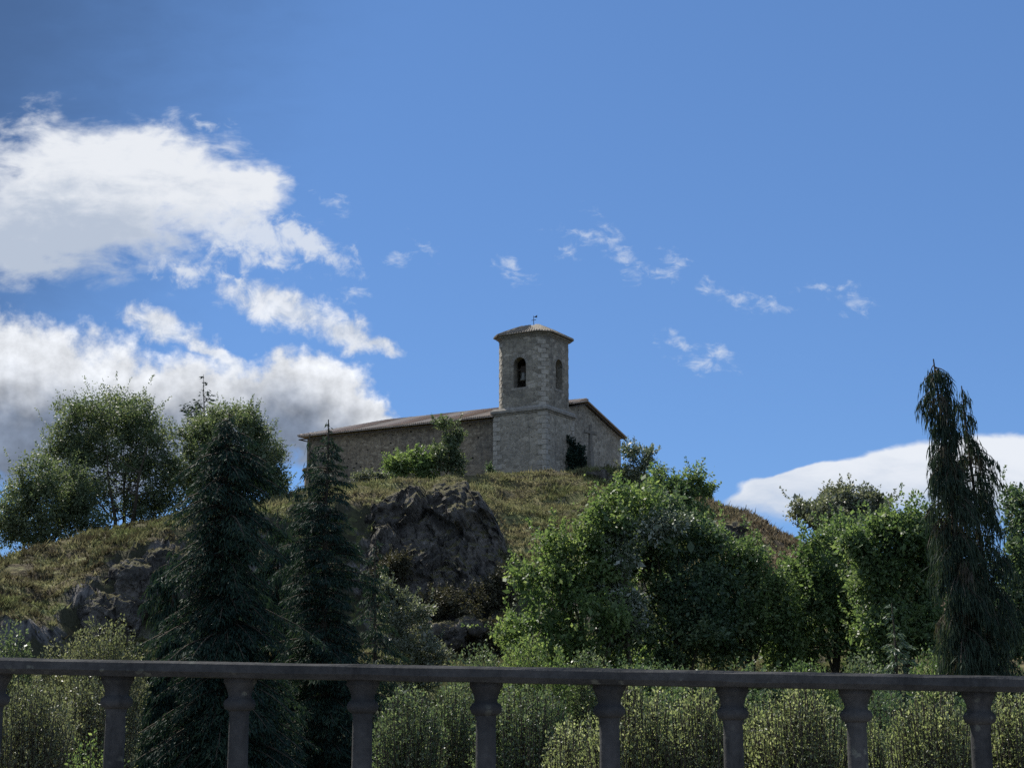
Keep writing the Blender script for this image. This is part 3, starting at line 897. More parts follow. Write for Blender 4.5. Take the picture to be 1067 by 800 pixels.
for k in (1, 3, 7):                                        # dressed blocks up the chamfered corners
    a_ = np.array(oc[k]); b_ = np.array(oc[(k + 1) % 8]); d_ = (b_ - a_) / np.linalg.norm(b_ - a_); n_ = np.array([d_[1], -d_[0]])
    z = Z_CORN + 0.32; j = 0; q = MB()
    while z < Z_EAVE - 0.8:
        h = r_.uniform(0.34, 0.55); ins = (0.03, 0.40)[j % 2] + r_.uniform(0, 0.06); ins2 = (0.36, 0.03)[j % 2] + r_.uniform(0, 0.08)
        p0 = a_ + d_ * ins; p1 = b_ - d_ * ins2
        q.prism([tuple(p0 - n_ * 0.2), tuple(p1 - n_ * 0.2), tuple(p1 + n_ * 0.04), tuple(p0 + n_ * 0.04)], z, z + h - 0.05); z += h; j += 1
    q.build('quoins', M['quoin'], belfry)
cn = MB()
cn.prism(octo(BA + 0.14, BC + 0.02), Z_EAVE - 0.34, Z_EAVE - 0.18)
cn.prism(octo(BA + 0.46, BC + 0.05), Z_EAVE - 0.18, Z_EAVE)
cn.build('cornice', M['dressed'], belfry)
# tower roof
ro = octo(BA + 1.0, BC + 0.15)
rm = MB(); seg = 6
rings = []
for t, z in ((1.0, Z_EAVE + 0.002), (1.005, Z_EAVE + 0.10), (0.66, Z_EAVE + 0.78), (0.33, Z_EAVE + 1.33), (0.02, Z_TIP - 0.1)):
    rings.append([(-TW / 2 + (x + TW / 2) * t, TW / 2 + (y - TW / 2) * t, z) for x, y in ro])
vs = [p for r in rings for p in r]
fs = [tuple(reversed(range(8))), tuple(range(32, 40))] + [(i * 8 + k, i * 8 + (k + 1) % 8, (i + 1) * 8 + (k + 1) % 8, (i + 1) * 8 + k) for i in range(4) for k in range(8)]
rm.add(vs, fs)
troof = rm.build('tower_roof', M['tile_grey'], church)
tl = MB(); r_ = random.Random(8)                           # rows of round tiles, real ridges running down the roof
for e in range(8):
    a = np.array(rings[1][e]); b = np.array(rings[1][(e + 1) % 8]); tip = np.array([-TW / 2, TW / 2, Z_TIP - 0.1])
    n = int(np.linalg.norm(b - a) / 0.3)
    for k in range(n):
        s = (k + 0.5) / n; p0 = a + (b - a) * s
        reach = 0.98 * (1 - abs(2 * s - 1)) if np.linalg.norm(b - a) > 2 else 0.9
        side = (b - a) / np.linalg.norm(b - a) * 0.085
        last = None
        for j in range(5):
            tt = reach * j / 4
            pz = np.interp(tt, [0, 0.345, 0.675, 1], [Z_EAVE + 0.10, Z_EAVE + 0.78, Z_EAVE + 1.33, Z_TIP - 0.1])
            c = p0 + (tip - p0) * tt; c[2] = pz + r_.uniform(0, 0.03)
            row = [c - side, c + np.array([0, 0, 0.10]), c + side]
            if last is not None:
                tl.add(last + row, [(0, 1, 4, 3), (1, 2, 5, 4)])
            else:
                tl.add(row, [(0, 1, 2)])
            last = row
tl.build('tile_rows', M['tile_grey'], troof)
wv = MB()
wv.lathe([(0.16, 0), (0.12, 0.15), (0.035, 0.2), (0.03, 1.25), (0.0, 1.3)], 8, (-TW / 2, TW / 2, Z_TIP - 0.15))
wv.box(-TW / 2 - 0.28, -TW / 2 + 0.28, TW / 2 - 0.02, TW / 2 + 0.02, Z_TIP + 0.62, Z_TIP + 0.67)
wv.add([(-TW / 2 + 0.02, TW / 2 - .015, Z_TIP + 0.95), (-TW / 2 + 0.42, TW / 2 - .015, Z_TIP + 0.86), (-TW / 2 + 0.42, TW / 2 - .015, Z_TIP + 1.14),
        (-TW / 2 + 0.02, TW / 2 + .015, Z_TIP + 0.95), (-TW / 2 + 0.42, TW / 2 + .015, Z_TIP + 0.86), (-TW / 2 + 0.42, TW / 2 + .015, Z_TIP + 1.14)],
       [(0, 1, 2), (5, 4, 3), (0, 3, 4, 1), (1, 4, 5, 2), (2, 5, 3, 0)])
wv.build('weather_vane', M['iron'], troof)
# bells
bellprof = [(0.02, 0.95), (0.2, 0.93), (0.27, 0.82), (0.30, 0.5), (0.36, 0.22), (0.47, 0.0), (0.43, 0.0), (0.32, 0.2), (0.25, 0.5), (0.0, 0.8)]
for c, d in (((-TW / 2, 0.95, 34.35), 0), ((-0.95, TW / 2, 34.35), 1)):
    b = MB().lathe(list(reversed(bellprof)), 20, c).build('bell', M['bronze'], church, smooth=True)
    y = MB()
    if d == 0:
        y.box(c[0] - 0.74, c[0] + 0.74, c[1] - 0.1, c[1] + 0.1, c[2] + 1.15, c[2] + 1.32); y.box(c[0] - 0.28, c[0] + 0.28, c[1] - 0.13, c[1] + 0.13, c[2] + 0.9, c[2] + 1.6)
    else:
        y.box(c[0] - 0.1, c[0] + 0.1, c[1] - 0.74, c[1] + 0.74, c[2] + 1.15, c[2] + 1.32); y.box(c[0] - 0.13, c[0] + 0.13, c[1] - 0.28, c[1] + 0.28, c[2] + 0.9, c[2] + 1.6)
    y.build('bell_yoke', M['wood_dark'], b)
# nave
NL, NW, NY0, NX1 = 30.9, 18.6, 0.55, -0.6
Z_NE, Z_RI, HIP = 30.75, 33.35, 26.4
RY = 9.55
nave = MB()
nave.box(-NL, NX1 - 0.55, NY0, NW, GZ, Z_NE).build('nave_wall', M['nave_stone'], church)
fa = MB()
poly = [(NY0 + 0.02, GZ), (NW, GZ), (NW, Z_NE), (RY, Z_RI - 0.22), (NY0 + 0.02, Z_NE)]
vs = [(NX1 - 0.55, y, z) for y, z in poly] + [(NX1, y, z) for y, z in poly]
fa.add(vs, [tuple(reversed(range(5))), tuple(range(5, 10))] + [(i, (i + 1) % 5, 5 + (i + 1) % 5, 5 + i) for i in range(5)])
facade = fa.build('facade', M['tower_stone'], church)
da = hole_prism(arch(15.4, 1.25, GZ + 0.5, 27.3), 'x', NX1 - 0.25, NX1 + 0.5).build('tmp', M['tower_stone'], church)
cut(facade, [da])
dr = hole_prism(arch(15.4, 1.23, GZ + 0.52, 27.28), 'x', NX1 - 0.246, NX1 - 0.12)
door = dr.build('doorway', M['dark_door'], facade)
ds = MB()
for k in range(9):
    a0, a1 = math.pi * k / 9 + 0.02, math.pi * (k + 1) / 9 - 0.02
    ring = [(15.4 + rr * math.cos(aa), 27.3 - 0.625 + rr * math.sin(aa)) for rr, aa in ((0.64, a0), (0.95, a0), (0.95, a1), (0.64, a1))]
    vs = [(NX1 + 0.03, t, z) for t, z in ring] + [(NX1 - 0.1, t, z) for t, z in ring]
    ds.add(vs, [(0, 1, 2, 3), (7, 6, 5, 4), (0, 4, 5, 1), (1, 5, 6, 2), (2, 6, 7, 3), (3, 7, 4, 0)])
ds.build('door_arch', M['dressed'], facade)
fq = MB(); z = GZ; k = 0; r_ = random.Random(15)
while z < Z_NE - 0.4:
    h = r_.uniform(0.4, 0.6); l = 0.95 if k % 2 else 0.5
    fq.box(NX1 - l * 0.6, NX1 + 0.03, NW - l, NW + 0.03, z, z + h - 0.03); z += h; k += 1
fq.build('quoins', M['quoin'], facade)
# nave roof: two slopes, gable at the front, hip at the back
OV = 0.75
x0, x1 = -NL - OV, NX1 + 0.55
y0, y1 = NY0 - OV, NW + OV
sl_ = (Z_RI - Z_NE) / (RY - NY0)
ze = Z_NE - OV * sl_ + 0.14
T = 0.16
XT, YT = -TW - 0.004, TW + 0.004
ztw = ze + (YT - y0) * sl_
rp = [(x0, y0, ze), (XT, y0, ze), (XT, YT, ztw), (x1, YT, ztw), (x1, RY, Z_RI), (-HIP, RY, Z_RI), (x1, y1, ze), (x0, y1, ze)]
rv = rp + [(x, y, z + T) for x, y, z in rp]
loop = [0, 1, 2, 3, 4, 6, 7]
nr = MB().add(rv, [(8, 9, 10, 13), (10, 11, 12, 13), (14, 15, 13, 12), (15, 8, 13), (1, 0, 5, 2), (3, 2, 5, 4), (7, 6, 4, 5), (0, 7, 5)]
              + [(loop[i], loop[(i + 1) % 7], loop[(i + 1) % 7] + 8, loop[i] + 8) for i in range(7)])
nroof = nr.build('nave_roof', M['tile'], church)
ea = MB()
def strip(a, b, w, h, drop):                                # board hung under an edge
    a = np.array(a); b = np.array(b)
    d = (b - a); d[2] = 0; d /= np.linalg.norm(d); n_ = np.array([-d[1], d[0], 0]) * w
    up = np.array([0, 0, h]); dn = np.array([0, 0, -drop])
    ps = [a + dn, b + dn, b + n_ + dn, a + n_ + dn]
    ea.add(ps + [p + up for p in ps], [(3, 2, 1, 0), (4, 5, 6, 7), (0, 1, 5, 4), (1, 2, 6, 5), (2, 3, 7, 6), (3, 0, 4, 7)])
strip((x0 + .05, y0 + .05, ze), (XT - .01, y0 + .05, ze), 0.14, 0.10, 0.34)
strip((x0 + .19, y1 - .05, ze), (x0 + .19, y0 + .05, ze), -0.14, 0.10, 0.34)
strip((x1 - .05, YT + 0.01, ztw), (x1 - .05, RY, Z_RI), 0.14, 0.10, 0.34)
strip((x1 - .05, RY, Z_RI), (x1 - .05, y1 - .05, ze), 0.14, 0.10, 0.34)
ea.build('eave_board', M['wood_dark'], nroof)
rd_ = MB()
def cap(a, b, r=0.17):
    a = np.array(a); b = np.array(b); n = max(2, int(np.linalg.norm(b - a) / 0.42)); d = (b - a); hd = d.copy(); hd[2] = 0; hd /= np.linalg.norm(hd)
    s = np.array([-hd[1], hd[0], 0])
    for k in range(n):
        p = a + d * (k / n); e = a + d * ((k + 1.12) / n)
        r0, r1 = r * 1.05, r * 0.85
        row = []
        for c, rr in ((p, r0), (e, r1)):
            row += [c + s * rr * math.cos(t) + np.array([0, 0, 1]) * rr * math.sin(t) for t in np.linspace(0, math.pi, 6)]
        rd_.add(row, [(i, i + 1, i + 7, i + 6) for i in range(5)] + [(0, 1, 2, 3, 4, 5)])
cap((-HIP, RY, Z_RI + T - 0.03), (x1, RY, Z_RI + T - 0.03))
cap((-HIP, RY, Z_RI + T - 0.03), (x0, y0, ze + T - 0.03)); cap((-HIP, RY, Z_RI + T - 0.03), (x0, y1, ze + T - 0.03))
rd_.build('ridge_tiles', M['tile'], nroof)
te = MB(); r_ = random.Random(3)                           # round tile ends along the eave and up the slope
nt_ = int((x1 - x0) / 0.27)
for k in range(nt_):
    x = x0 + (k + 0.5) * (x1 - x0) / nt_
    yt = RY if x > -HIP else y0 + (RY - y0) * max(0.03, (x - x0) / (-HIP - x0))
    last = None
    for j in range(7):
        t = j / 6
        ys_ = (y0 - 0.06) if x < XT - 0.1 else YT + 0.05
        y = ys_ + (yt - ys_) * t; z = ze + T + (y - y0) * sl_ + r_.uniform(0, 0.025)
        row = [(x - 0.085, y, z), (x, y, z + 0.095), (x + 0.085, y, z)]
        if last: te.add(last + row, [(0, 1, 4, 3), (1, 2, 5, 4)])
        else: te.add(row, [(0, 1, 2)])
        last = row
te.build('tile_rows', M['tile'], nroof)
# sacristy at the far end and rainwater pipe
ap = MB(); pts = [(-NL + 0.4, 1.2)] + [(-NL - 2.6 * math.sin(math.pi * k / 10), 6.4 - 5.2 * math.cos(math.pi * k / 10)) for k in range(11)] + [(-NL + 0.4, 11.6)]
ap.prism(pts, GZ, 27.2)
apse = ap.build('apse', M['nave_stone'], church)
ar = MB(); pr = [(-NL + 0.3, 1.0)] + [(-NL - 2.95 * math.sin(math.pi * k / 10), 6.4 - 5.5 * math.cos(math.pi * k / 10)) for k in range(11)] + [(-NL + 0.3, 11.8)]
n = len(pr)
ar.add([(x, y, 27.201) for x, y in pr] + [(x, y, 27.36) for x, y in pr] + [(-NL + 0.2, 6.4, 28.3)],
       [tuple(reversed(range(n)))] + [(i, (i + 1) % n, n + (i + 1) % n, n + i) for i in range(n)] + [(n + i, n + (i + 1) % n, 2 * n) for i in range(n)])
ar.build('apse_roof', M['tile_grey'], apse)
MB().lathe([(0.06, 0), (0.06, 30.3 - GZ)], 8, (NX1 + 0.12, TW + 0.35, GZ)).build('drainpipe', M['iron'], church)

# ------------------------------------------------------------------ stone cross
def cw(lx, ly):
    return (CX + lx * math.cos(TH) + ly * math.sin(TH), CY - lx * math.sin(TH) + ly * math.cos(TH))

cx_, cy_ = P(615.5, 490, 163.0)[:2]
gz = tz(cx_, cy_)
ztop = z_of(442, 163.0); zarm = z_of(450.5, 163.0)
M['cross_stone'] = simple_mat('cross_stone', (0.11, 0.10, 0.085), (0.19, 0.175, 0.15), 2.2, 0.9, 0.5, 0.05)
cross = thing('wayside_cross', 'tall stone cross standing on the turf in front of the church facade', 'cross', (cx_, cy_, gz), -TH + math.radians(78))
MB().prism([(-0.75, -0.75), (0.75, -0.75), (0.75, 0.75), (-0.75, 0.75)], -0.5, 0.35).prism([(-0.5, -0.5), (0.5, -0.5), (0.5, 0.5), (-0.5, 0.5)], 0.351, 0.7).build('plinth', M['cross_stone'], cross)
MB().prism([(-0.28, -0.28), (0.28, -0.28), (0.28, 0.28), (-0.28, 0.28)], 0.7, (zarm - gz) * 0.62, -0.15).build('shaft_base', M['cross_stone'], cross)
MB().prism([(-0.2, -0.17), (0.2, -0.17), (0.2, 0.17), (-0.2, 0.17)], (zarm - gz) * 0.62, ztop - gz, -0.22).build('shaft', M['cross_stone'], cross, bevel=0.02)
MB().box(-0.95, 0.95, -0.14, 0.14, zarm - gz - 0.16, zarm - gz + 0.16).build('crossarm', M['cross_stone'], cross, bevel=0.02)

# ------------------------------------------------------------------ plants
def tube(vs, fs, pts, radii, n=6):
    pts = np.asarray(pts, float); b = sum(len(a) for a in vs)
    d = np.gradient(pts, axis=0); d /= np.linalg.norm(d, axis=1)[:, None] + 1e-9
    ref = np.array([0.31, 0.95, 0.1])
    s = np.cross(d, ref); s /= np.linalg.norm(s, axis=1)[:, None] + 1e-9
    u = np.cross(d, s)
    a = np.arange(n) * 2 * np.pi / n
    r = np.asarray(radii)[:, None, None]
    ring = pts[:, None, :] + r * (s[:, None, :] * np.cos(a)[None, :, None] + u[:, None, :] * np.sin(a)[None, :, None])
    vs.append(ring.reshape(-1, 3))
    m = len(pts)
    i = (np.arange(m - 1)[:, None] * n + np.arange(n)[None, :]).ravel()
    j = (np.arange(m - 1)[:, None] * n + (np.arange(n)[None, :] + 1) % n).ravel()
    fs.append(np.stack([i, j, j + n, i + n], 1) + b)


def leaf_quads(c, axis, nrm, L, W, bend=0.0):
    """rhombic leaves: c base points, axis unit directions, nrm approximate normals"""
    s = np.cross(axis, nrm); s /= np.linalg.norm(s, axis=1)[:, None] + 1e-9
    L = L[:, None]; W = W[:, None]
    a = c; m = c + axis * L * 0.45
    t = c + axis * L
    v = np.stack([a, m + s * W * 0.5, t, m - s * W * 0.5], 1)
    return v.reshape(-1, 3)


def unit(v):
    return v / (np.linalg.norm(v, axis=1)[:, None] + 1e-9)


def crown_leaves(r, cent, rad, per, leaf, flat=0.75, up=0.5, aspect=0.5):
    n = len(cent) * per
    ci = np.repeat(np.arange(len(cent)), per)
    g = r.normal(0, 1, (n, 3)); g = g / np.linalg.norm(g, axis=1)[:, None] * (r.random(n) ** 0.40)[:, None]
    p = cent[ci] + g * rad[ci][:, None] * np.array([1, 1, flat])
    ax = unit(g * 0.8 + r.normal(0, 0.7, (n, 3)) + np.array([0, 0, -0.25]))
    nr = unit(r.normal(0, 0.75, (n, 3)) + np.array([0, 0, up]) + g * 0.5)
    L = leaf * np.exp(r.normal(0, 0.36, n))
    return leaf_quads(p, ax, nr, L, L * aspect)


def broadleaf(name, label, cat, px, Y, lobes, seed, mat, leaf=0.17, nclump=90, per=170, rc=0.9, trunk_r=0.22, limbs=14,
              bark='bark', group=None, part='crown', stem='trunk', up=0.5, aspect=0.55, shell=0.45, stems=1, dz=0.0, shoots=None):
    r = np.random.default_rng(seed)
    x = (px - 533.5) / FPX * Y
    gz = tz(x, Y) + dz
    base = np.array([x, Y, gz])
    root = thing(name, label, cat, tuple(base), group=group)
    k = Y / FPX
    L = []
    for l in lobes:
        dy = l[4] if len(l) > 4 else r.uniform(-1, 1) * l[2] * k * 0.4
        c = P(l[0], l[1], Y + dy)
        L.append((c, np.array([l[2] * k, l[2] * k * 0.85, l[3] * k])))
    for c, ra in list(L):
        if ra[0] < 0.25: continue
        for _ in range(3):
            d_ = unit(r.normal(0, 1, (1, 3)))[0]
            d_[2] = abs(d_[2]) * 0.9 - 0.15
            f_ = r.uniform(0.22, 0.42)
            L.append((c + d_ * ra * r.uniform(0.85, 1.12), ra * f_))
    wt = np.array([max(l[1][0] * l[1][2], 0.01) for l in L]); wt /= wt.sum()
    li = r.choice(len(L), nclump, p=wt)
    cen = np.stack([l[0] for l in L])[li]; rad = np.stack([l[1] for l in L])[li]
    d = unit(r.normal(0, 1, (nclump, 3)))
    rr = shell + (1 - shell) * r.random(nclump) ** 0.6
    cl = cen + d * rad * rr[:, None]
    keep = cl[:, 2] > gz + 0.15
    cl = cl[keep]
    crad = rc * np.exp(r.normal(0, 0.28, len(cl)))
    v = crown_leaves(r, cl, crad, per, leaf, up=up, aspect=aspect) - base
    # a thin scatter of stray twigs beyond the clumps
    n2 = len(cl) * 10
    ci = r.integers(0, len(cl), n2)
    p2 = cl[ci] + unit(r.normal(0, 1, (n2, 3))) * (crad[ci] * r.uniform(0.9, 1.45, n2))[:, None]
    v2 = leaf_quads(p2, unit(r.normal(0, 1, (n2, 3))), unit(r.normal(0, 1, (n2, 3)) + np.array([0, 0, 0.5])), leaf * r.uniform(0.7, 1.2, n2), leaf * 0.5 * np.ones(n2)) - base
    v = np.concatenate([v, v2])
    if shoots is None: shoots = int(nclump * 1.0)
    if shoots:                                    # upright twigs standing out of the top
        top_ = cl[np.argsort(cl[:, 2])[-max(8, int(len(cl) * 0.9)):]]
        q0 = top_[r.integers(0, len(top_), shoots)] + r.normal(0, rc * 0.6, (shoots, 3))
        ln = rc * r.uniform(0.7, 2.0, shoots); cm_ = cl.mean(0); dv = unit(r.normal(0, 0.25, (shoots, 3)) + np.array([0, 0, 0.75]) + unit(q0 - cm_) * 0.6)
        m_ = 26; t_ = np.tile(np.linspace(0.05, 1, m_), shoots); si = np.repeat(np.arange(shoots), m_)
        p3 = q0[si] + dv[si] * (ln[si] * t_)[:, None] + r.normal(0, leaf * 0.25, (shoots * m_, 3))
        a3 = unit(r.normal(0, 1, (shoots * m_, 3)) + dv[si] * 0.8)
        v = np.concatenate([v, leaf_quads(p3, a3, unit(r.normal(0, 1, (shoots * m_, 3))), leaf * r.uniform(0.6, 1.1, shoots * m_), leaf * 0.55 * np.ones(shoots * m_)) - base])
    f = np.arange(len(v)).reshape(-1, 4)
    # trunk and limbs
    tv = []; tf = []
    top = np.average(np.stack([l[0] for l in L]), axis=0, weights=wt)
    for st in range(stems):
        off = r.normal(0, 1, 3) * np.array([1, 1, 0]) * (0.0 if stems == 1 else 0.5 * trunk_r * 6)
        tgt = top + off * 2.0
        b0 = off * 0.5 + np.array([0, 0, -0.3])
        s = np.linspace(0, 1, 9)
        pts = b0 + (tgt - base - b0) * s[:, None] + np.stack([np.sin(s * 5 + seed) * 0.18, np.cos(s * 4 + seed) * 0.18, 0 * s], 1) * (s * (1 - s) * 4)[:, None]
        tube(tv, tf, pts, trunk_r * (1.15 - 0.85 * s) / math.sqrt(stems), 8)
        for q_ in range(max(2, limbs // stems)):
            e = cl[r.integers(0, len(cl))] - base
            t0 = r.uniform(0.28, 0.9); i0 = pts[0] + (pts[-1] - pts[0]) * t0
            j = int(t0 * 8); i0 = pts[j]
            s2 = np.linspace(0, 1, 7)
            mid = (i0 + e) / 2 + np.array([0, 0, -0.12 * np.linalg.norm(e - i0)])
            pp = ((1 - s2) ** 2)[:, None] * i0 + (2 * s2 * (1 - s2))[:, None] * mid + (s2 ** 2)[:, None] * e
            r0 = trunk_r * (1.1 - 0.85 * t0) * 0.5 / math.sqrt(stems)
            tube(tv, tf, pp, r0 * (1 - 0.85 * s2) + 0.008, 5)
    mesh_np(stem, np.concatenate(tv), np.concatenate(tf), M[bark], root, smooth=True)
    mesh_np(part, v, f, M[mat], root)
    return root


def conifer(name, label, px, Y, top_y, prof, seed, mat, nb=150, spr=130, L=(0.22, 0.5), W=0.06, droop=0.35, hang=0.8, trunk_r=0.2,
            lean=0.0, brown=0.0, upturn=0.0, cat='tree', tip_px=None, group=None, gap=0.0, crown_from=0.04, smooth_r=False):
    """prof: (photo row, half-width in photo px) pairs; branches of that reach at that height"""
    r = np.random.default_rng(seed)
    k = Y / FPX
    x = (px - 533.5) / FPX * Y
    gz = tz(x, Y)
    base = np.array([x, Y, gz])
    root = thing(name, label, cat, tuple(base), group=group)
    tip = P(px if tip_px is None else tip_px, top_y, Y) - base
    H = tip[2]
    rows = np.array([z_of(p[0], Y) - gz for p in prof]); wid = np.array([p[1] * k for p in prof])
    o = np.argsort(rows); rows = rows[o]; wid = wid[o]
    s = np.linspace(0, 1, 24)
    axis = np.stack([tip[0] * s ** 2.0, 0 * s, tip[2] * s], 1)
    axis[:, 0] += np.sin(s * 9 + seed) * 0.05 * H * 0.06
    tv = []; tf = []
    ax0 = axis.copy(); ax0[0, 2] = -0.3
    tube(tv, tf, ax0, trunk_r * (1.03 - s) + 0.012, 8)
    vs = []; vb = []
    # branches thicker in number low down where they are long
    zz = np.linspace(crown_from, 0.995, 400); ww = np.interp(zz * H, rows, wid) + 0.1
    cdf = np.cumsum(ww ** 0.8); cdf /= cdf[-1]
    for b in range(nb):
        t = float(np.interp((b + r.random()) / nb, cdf, zz))
        z0 = t * H
        a = r.uniform(0, 2 * np.pi)
        lump_ = float(vnoise(np.array([[math.cos(a) * 1.9 + seed, math.sin(a) * 1.9, z0 * 1.3]]), seed)[0])
        R = float(np.interp(z0, rows, wid)) * r.uniform(0.5, 1.12) * (0.45 + 1.05 * lump_)
        if smooth_r: R = float(np.interp(z0, rows, wid)) * r.uniform(0.5, 1.08) * (0.8 + 0.4 * lump_)
        elif r.random() < 0.08: R *= 1.18
        if R < 0.05: R = 0.05
        if gap and r.random() < gap + (0.22 if (0.62 < t < 0.92 and smooth_r) else 0.0): continue
        i0 = np.array([np.interp(t, s, axis[:, 0]), 0, z0])
        dirh = np.array([math.cos(a), math.sin(a), 0.0])
        u = np.linspace(0, 1, 8)
        rise = (0.10 + upturn * 0.4) * R
        zc = rise * np.sin(u * 2.2) - droop * R * u ** 1.7 + upturn * R * u ** 3 * 0.7
        pts = i0 + dirh * (R * u)[:, None] + np.stack([0 * u, 0 * u, zc], 1)
        tube(tv, tf, pts, trunk_r * 0.16 * (1 - 0.85 * u) * min(1, 0.3 + R / 2) + 0.004, 4)
        n = max(8, int(spr * R / max(wid.max(), 0.3)))
        uu = r.uniform(0.12, 1.0, n) ** 0.75
        p = np.stack([np.interp(uu, u, pts[:, i]) for i in range(3)], 1)
        sidev = np.array([-dirh[1], dirh[0], 0])
        spread = r.normal(0, 1, n) * 0.22 * (R + 0.2) * (1.15 - uu)
        p = p + sidev * spread[:, None] + r.normal(0, 0.03, (n, 3))
        p[:, 2] -= np.abs(spread) * 0.25
        dr = unit(dirh * (1 - hang) + sidev * (np.sign(spread) * (1 - hang) * 0.8)[:, None] + np.array([0, 0, -hang]) + r.normal(0, 0.22, (n, 3)))
        Ls = r.uniform(L[0], L[1], n)
        q_ = leaf_quads(p, dr, unit(r.normal(0, 1, (n, 3))), Ls, W * r.uniform(0.7, 1.3, n))
        # hanging strings: continue some of them downward
        if hang > 0.7:
            p2 = p + dr * Ls[:, None] * 0.8
            d2 = unit(dr * 0.5 + np.array([0, 0, -1.0]) + r.normal(0, 0.12, (n, 3)))
            q2 = leaf_quads(p2, d2, unit(r.normal(0, 1, (n, 3))), Ls * r.uniform(0.5, 1.1, n), W * 0.8 * np.ones(n))
            q_ = np.concatenate([q_, q2])
        if brown and r.random() < brown: vb.append(q_)
        else: vs.append(q_)
    mesh_np('trunk', np.concatenate(tv), np.concatenate(tf), M['bark'], root, smooth=True)
    v = np.concatenate(vs)
    mesh_np('crown', v, np.arange(len(v)).reshape(-1, 4), M[mat], root)
    if vb:
        v = np.concatenate(vb)
        mesh_np('dry_foliage', v, np.arange(len(v)).reshape(-1, 4), M['needle_brown'], root)
    return root


def twig_shrub(label, px, Y, hw_px, top_py, seed, mat, leaf, stems=110, per=95, group=None, spread=0.05):
    """upright shrub: many thin stems fanning from the root, leafy along most of their length"""
    r = np.random.default_rng(seed)
    x = (px - 533.5) / FPX * Y
    gz = tz(x, Y); base = np.array([x, Y, gz])
    root = thing('shrub', label, 'shrub', tuple(base), group=group)
    hw = hw_px * Y / FPX; top = z_of(top_py, Y) - gz
    tv = []; tf = []; lv = []
    for i in range(stems):
        a = r.uniform(0, 2 * np.pi); q = math.sqrt(r.random())
        e = np.array([math.cos(a) * hw * q, math.sin(a) * hw * q * 0.8, 0.0])
        z = top * (1 - 0.22 * q ** 2.5) - abs(r.normal(0, 0.13)) * top * 0.6
        if r.random() < 0.08: z += r.uniform(0.05, 0.16)
        z = max(z, 0.3)
        b0 = np.array([e[0] * 0.25, e[1] * 0.25, -0.1])
        s = np.linspace(0, 1, 7)
        pts = b0 + (e - b0) * (s ** 0.75)[:, None]
        pts[:, 2] = -0.1 + (z + 0.1) * s
        pts[:, :2] += np.stack([np.sin(s * 6 + i), np.cos(s * 5 + 2 * i)], 1) * 0.03 * s[:, None]
        tube(tv, tf, pts, 0.014 * (1.1 - s) + 0.0025, 4)
        n = per
        u = 1 - r.random(n) ** 1.25 * 0.85
        p = np.stack([np.interp(u, s, pts[:, k]) for k in range(3)], 1)
        d = unit(np.stack([np.interp(u, s, np.gradient(pts[:, k])) for k in range(3)], 1))
        tw = r.integers(0, 9, n)                                   # leaves gather on side twigs
        td = unit(np.random.default_rng(seed * 100 + i).normal(0, 1, (9, 3)) + np.array([0, 0, 0.7]))
        off = td[tw] * (r.random(n) * spread * 3.2 * (1.1 - 0.8 * u))[:, None]
        ax = unit(d * 0.6 + td[tw] * 0.7 + r.normal(0, 0.5, (n, 3)))
        L = leaf * np.exp(r.normal(0, 0.3, n)) * (1.1 - 0.35 * u)
        lv.append(leaf_quads(p + off + r.normal(0, spread * 0.35, (n, 3)), ax, unit(r.normal(0, 1, (n, 3)) + np.array([0, 0, 0.4])), L, L * 0.52))
    mesh_np('stems', np.concatenate(tv), np.concatenate(tf), M['bark'], root, smooth=True)
    v = np.concatenate(lv)
    mesh_np('foliage', v, np.arange(len(v)).reshape(-1, 4), M[mat], root)
    return root


# --- trees on the left shoulder
broadleaf('ash_tree', 'broad leafy tree with several visible limbs on the left crest, its crown touching the cloud', 'tree', 122, 138,
          [(108, 440, 42, 28), (78, 458, 22, 26), (146, 456, 30, 38), (118, 488, 45, 22), (163, 498, 20, 34), (92, 512, 28, 18), (135, 525, 30, 14), (120, 428, 46, 18), (70, 485, 24, 26), (85, 535, 30, 14), (160, 530, 24, 18), (118, 460, 50, 40), (72, 506, 22, 24), (150, 540, 22, 10), (180, 505, 14, 26)],
          101, 'leaf_ash', 0.19, 470, 120, 0.85, 0.30, 30, stems=3, group='leafy trees along the left crest')
broadleaf('ash_tree', 'lower leafy tree at the left frame edge, sloping down beside the taller tree', 'tree', 55, 131,
          [(38, 500, 28, 26), (20, 530, 22, 30), (58, 528, 30, 26), (30, 562, 30, 14), (72, 550, 24, 16), (10, 548, 18, 18), (85, 520, 16, 16), (40, 530, 40, 36), (84, 512, 20, 28), (95, 545, 18, 12)],
          102, 'leaf_ash', 0.18, 300, 120, 0.8, 0.25, 18, stems=2, group='leafy trees along the left crest')
broadleaf('ash_tree', 'round leafy tree behind the tall dark spruce, left of the church', 'tree', 245, 142,
          [(240, 462, 46, 36), (208, 462, 26, 28), (272, 480, 22, 32), (238, 436, 30, 14), (284, 502, 14, 18), (225, 500, 40, 24), (202, 502, 26, 24), (270, 512, 24, 12)],
          103, 'leaf_ash', 0.19, 380, 125, 0.85, 0.34, 16, group='leafy trees along the left crest')
conifer('spruce_tree', 'spruce with only its thin pointed tip showing above the round leafy tree', 212, 152, 390,
        [(392, 1), (405, 5), (420, 12), (440, 22), (520, 34)], 104, 'needle_dark', 110, 60, (0.25, 0.5), 0.13, -0.45, 0.15, 0.22, upturn=0.45)

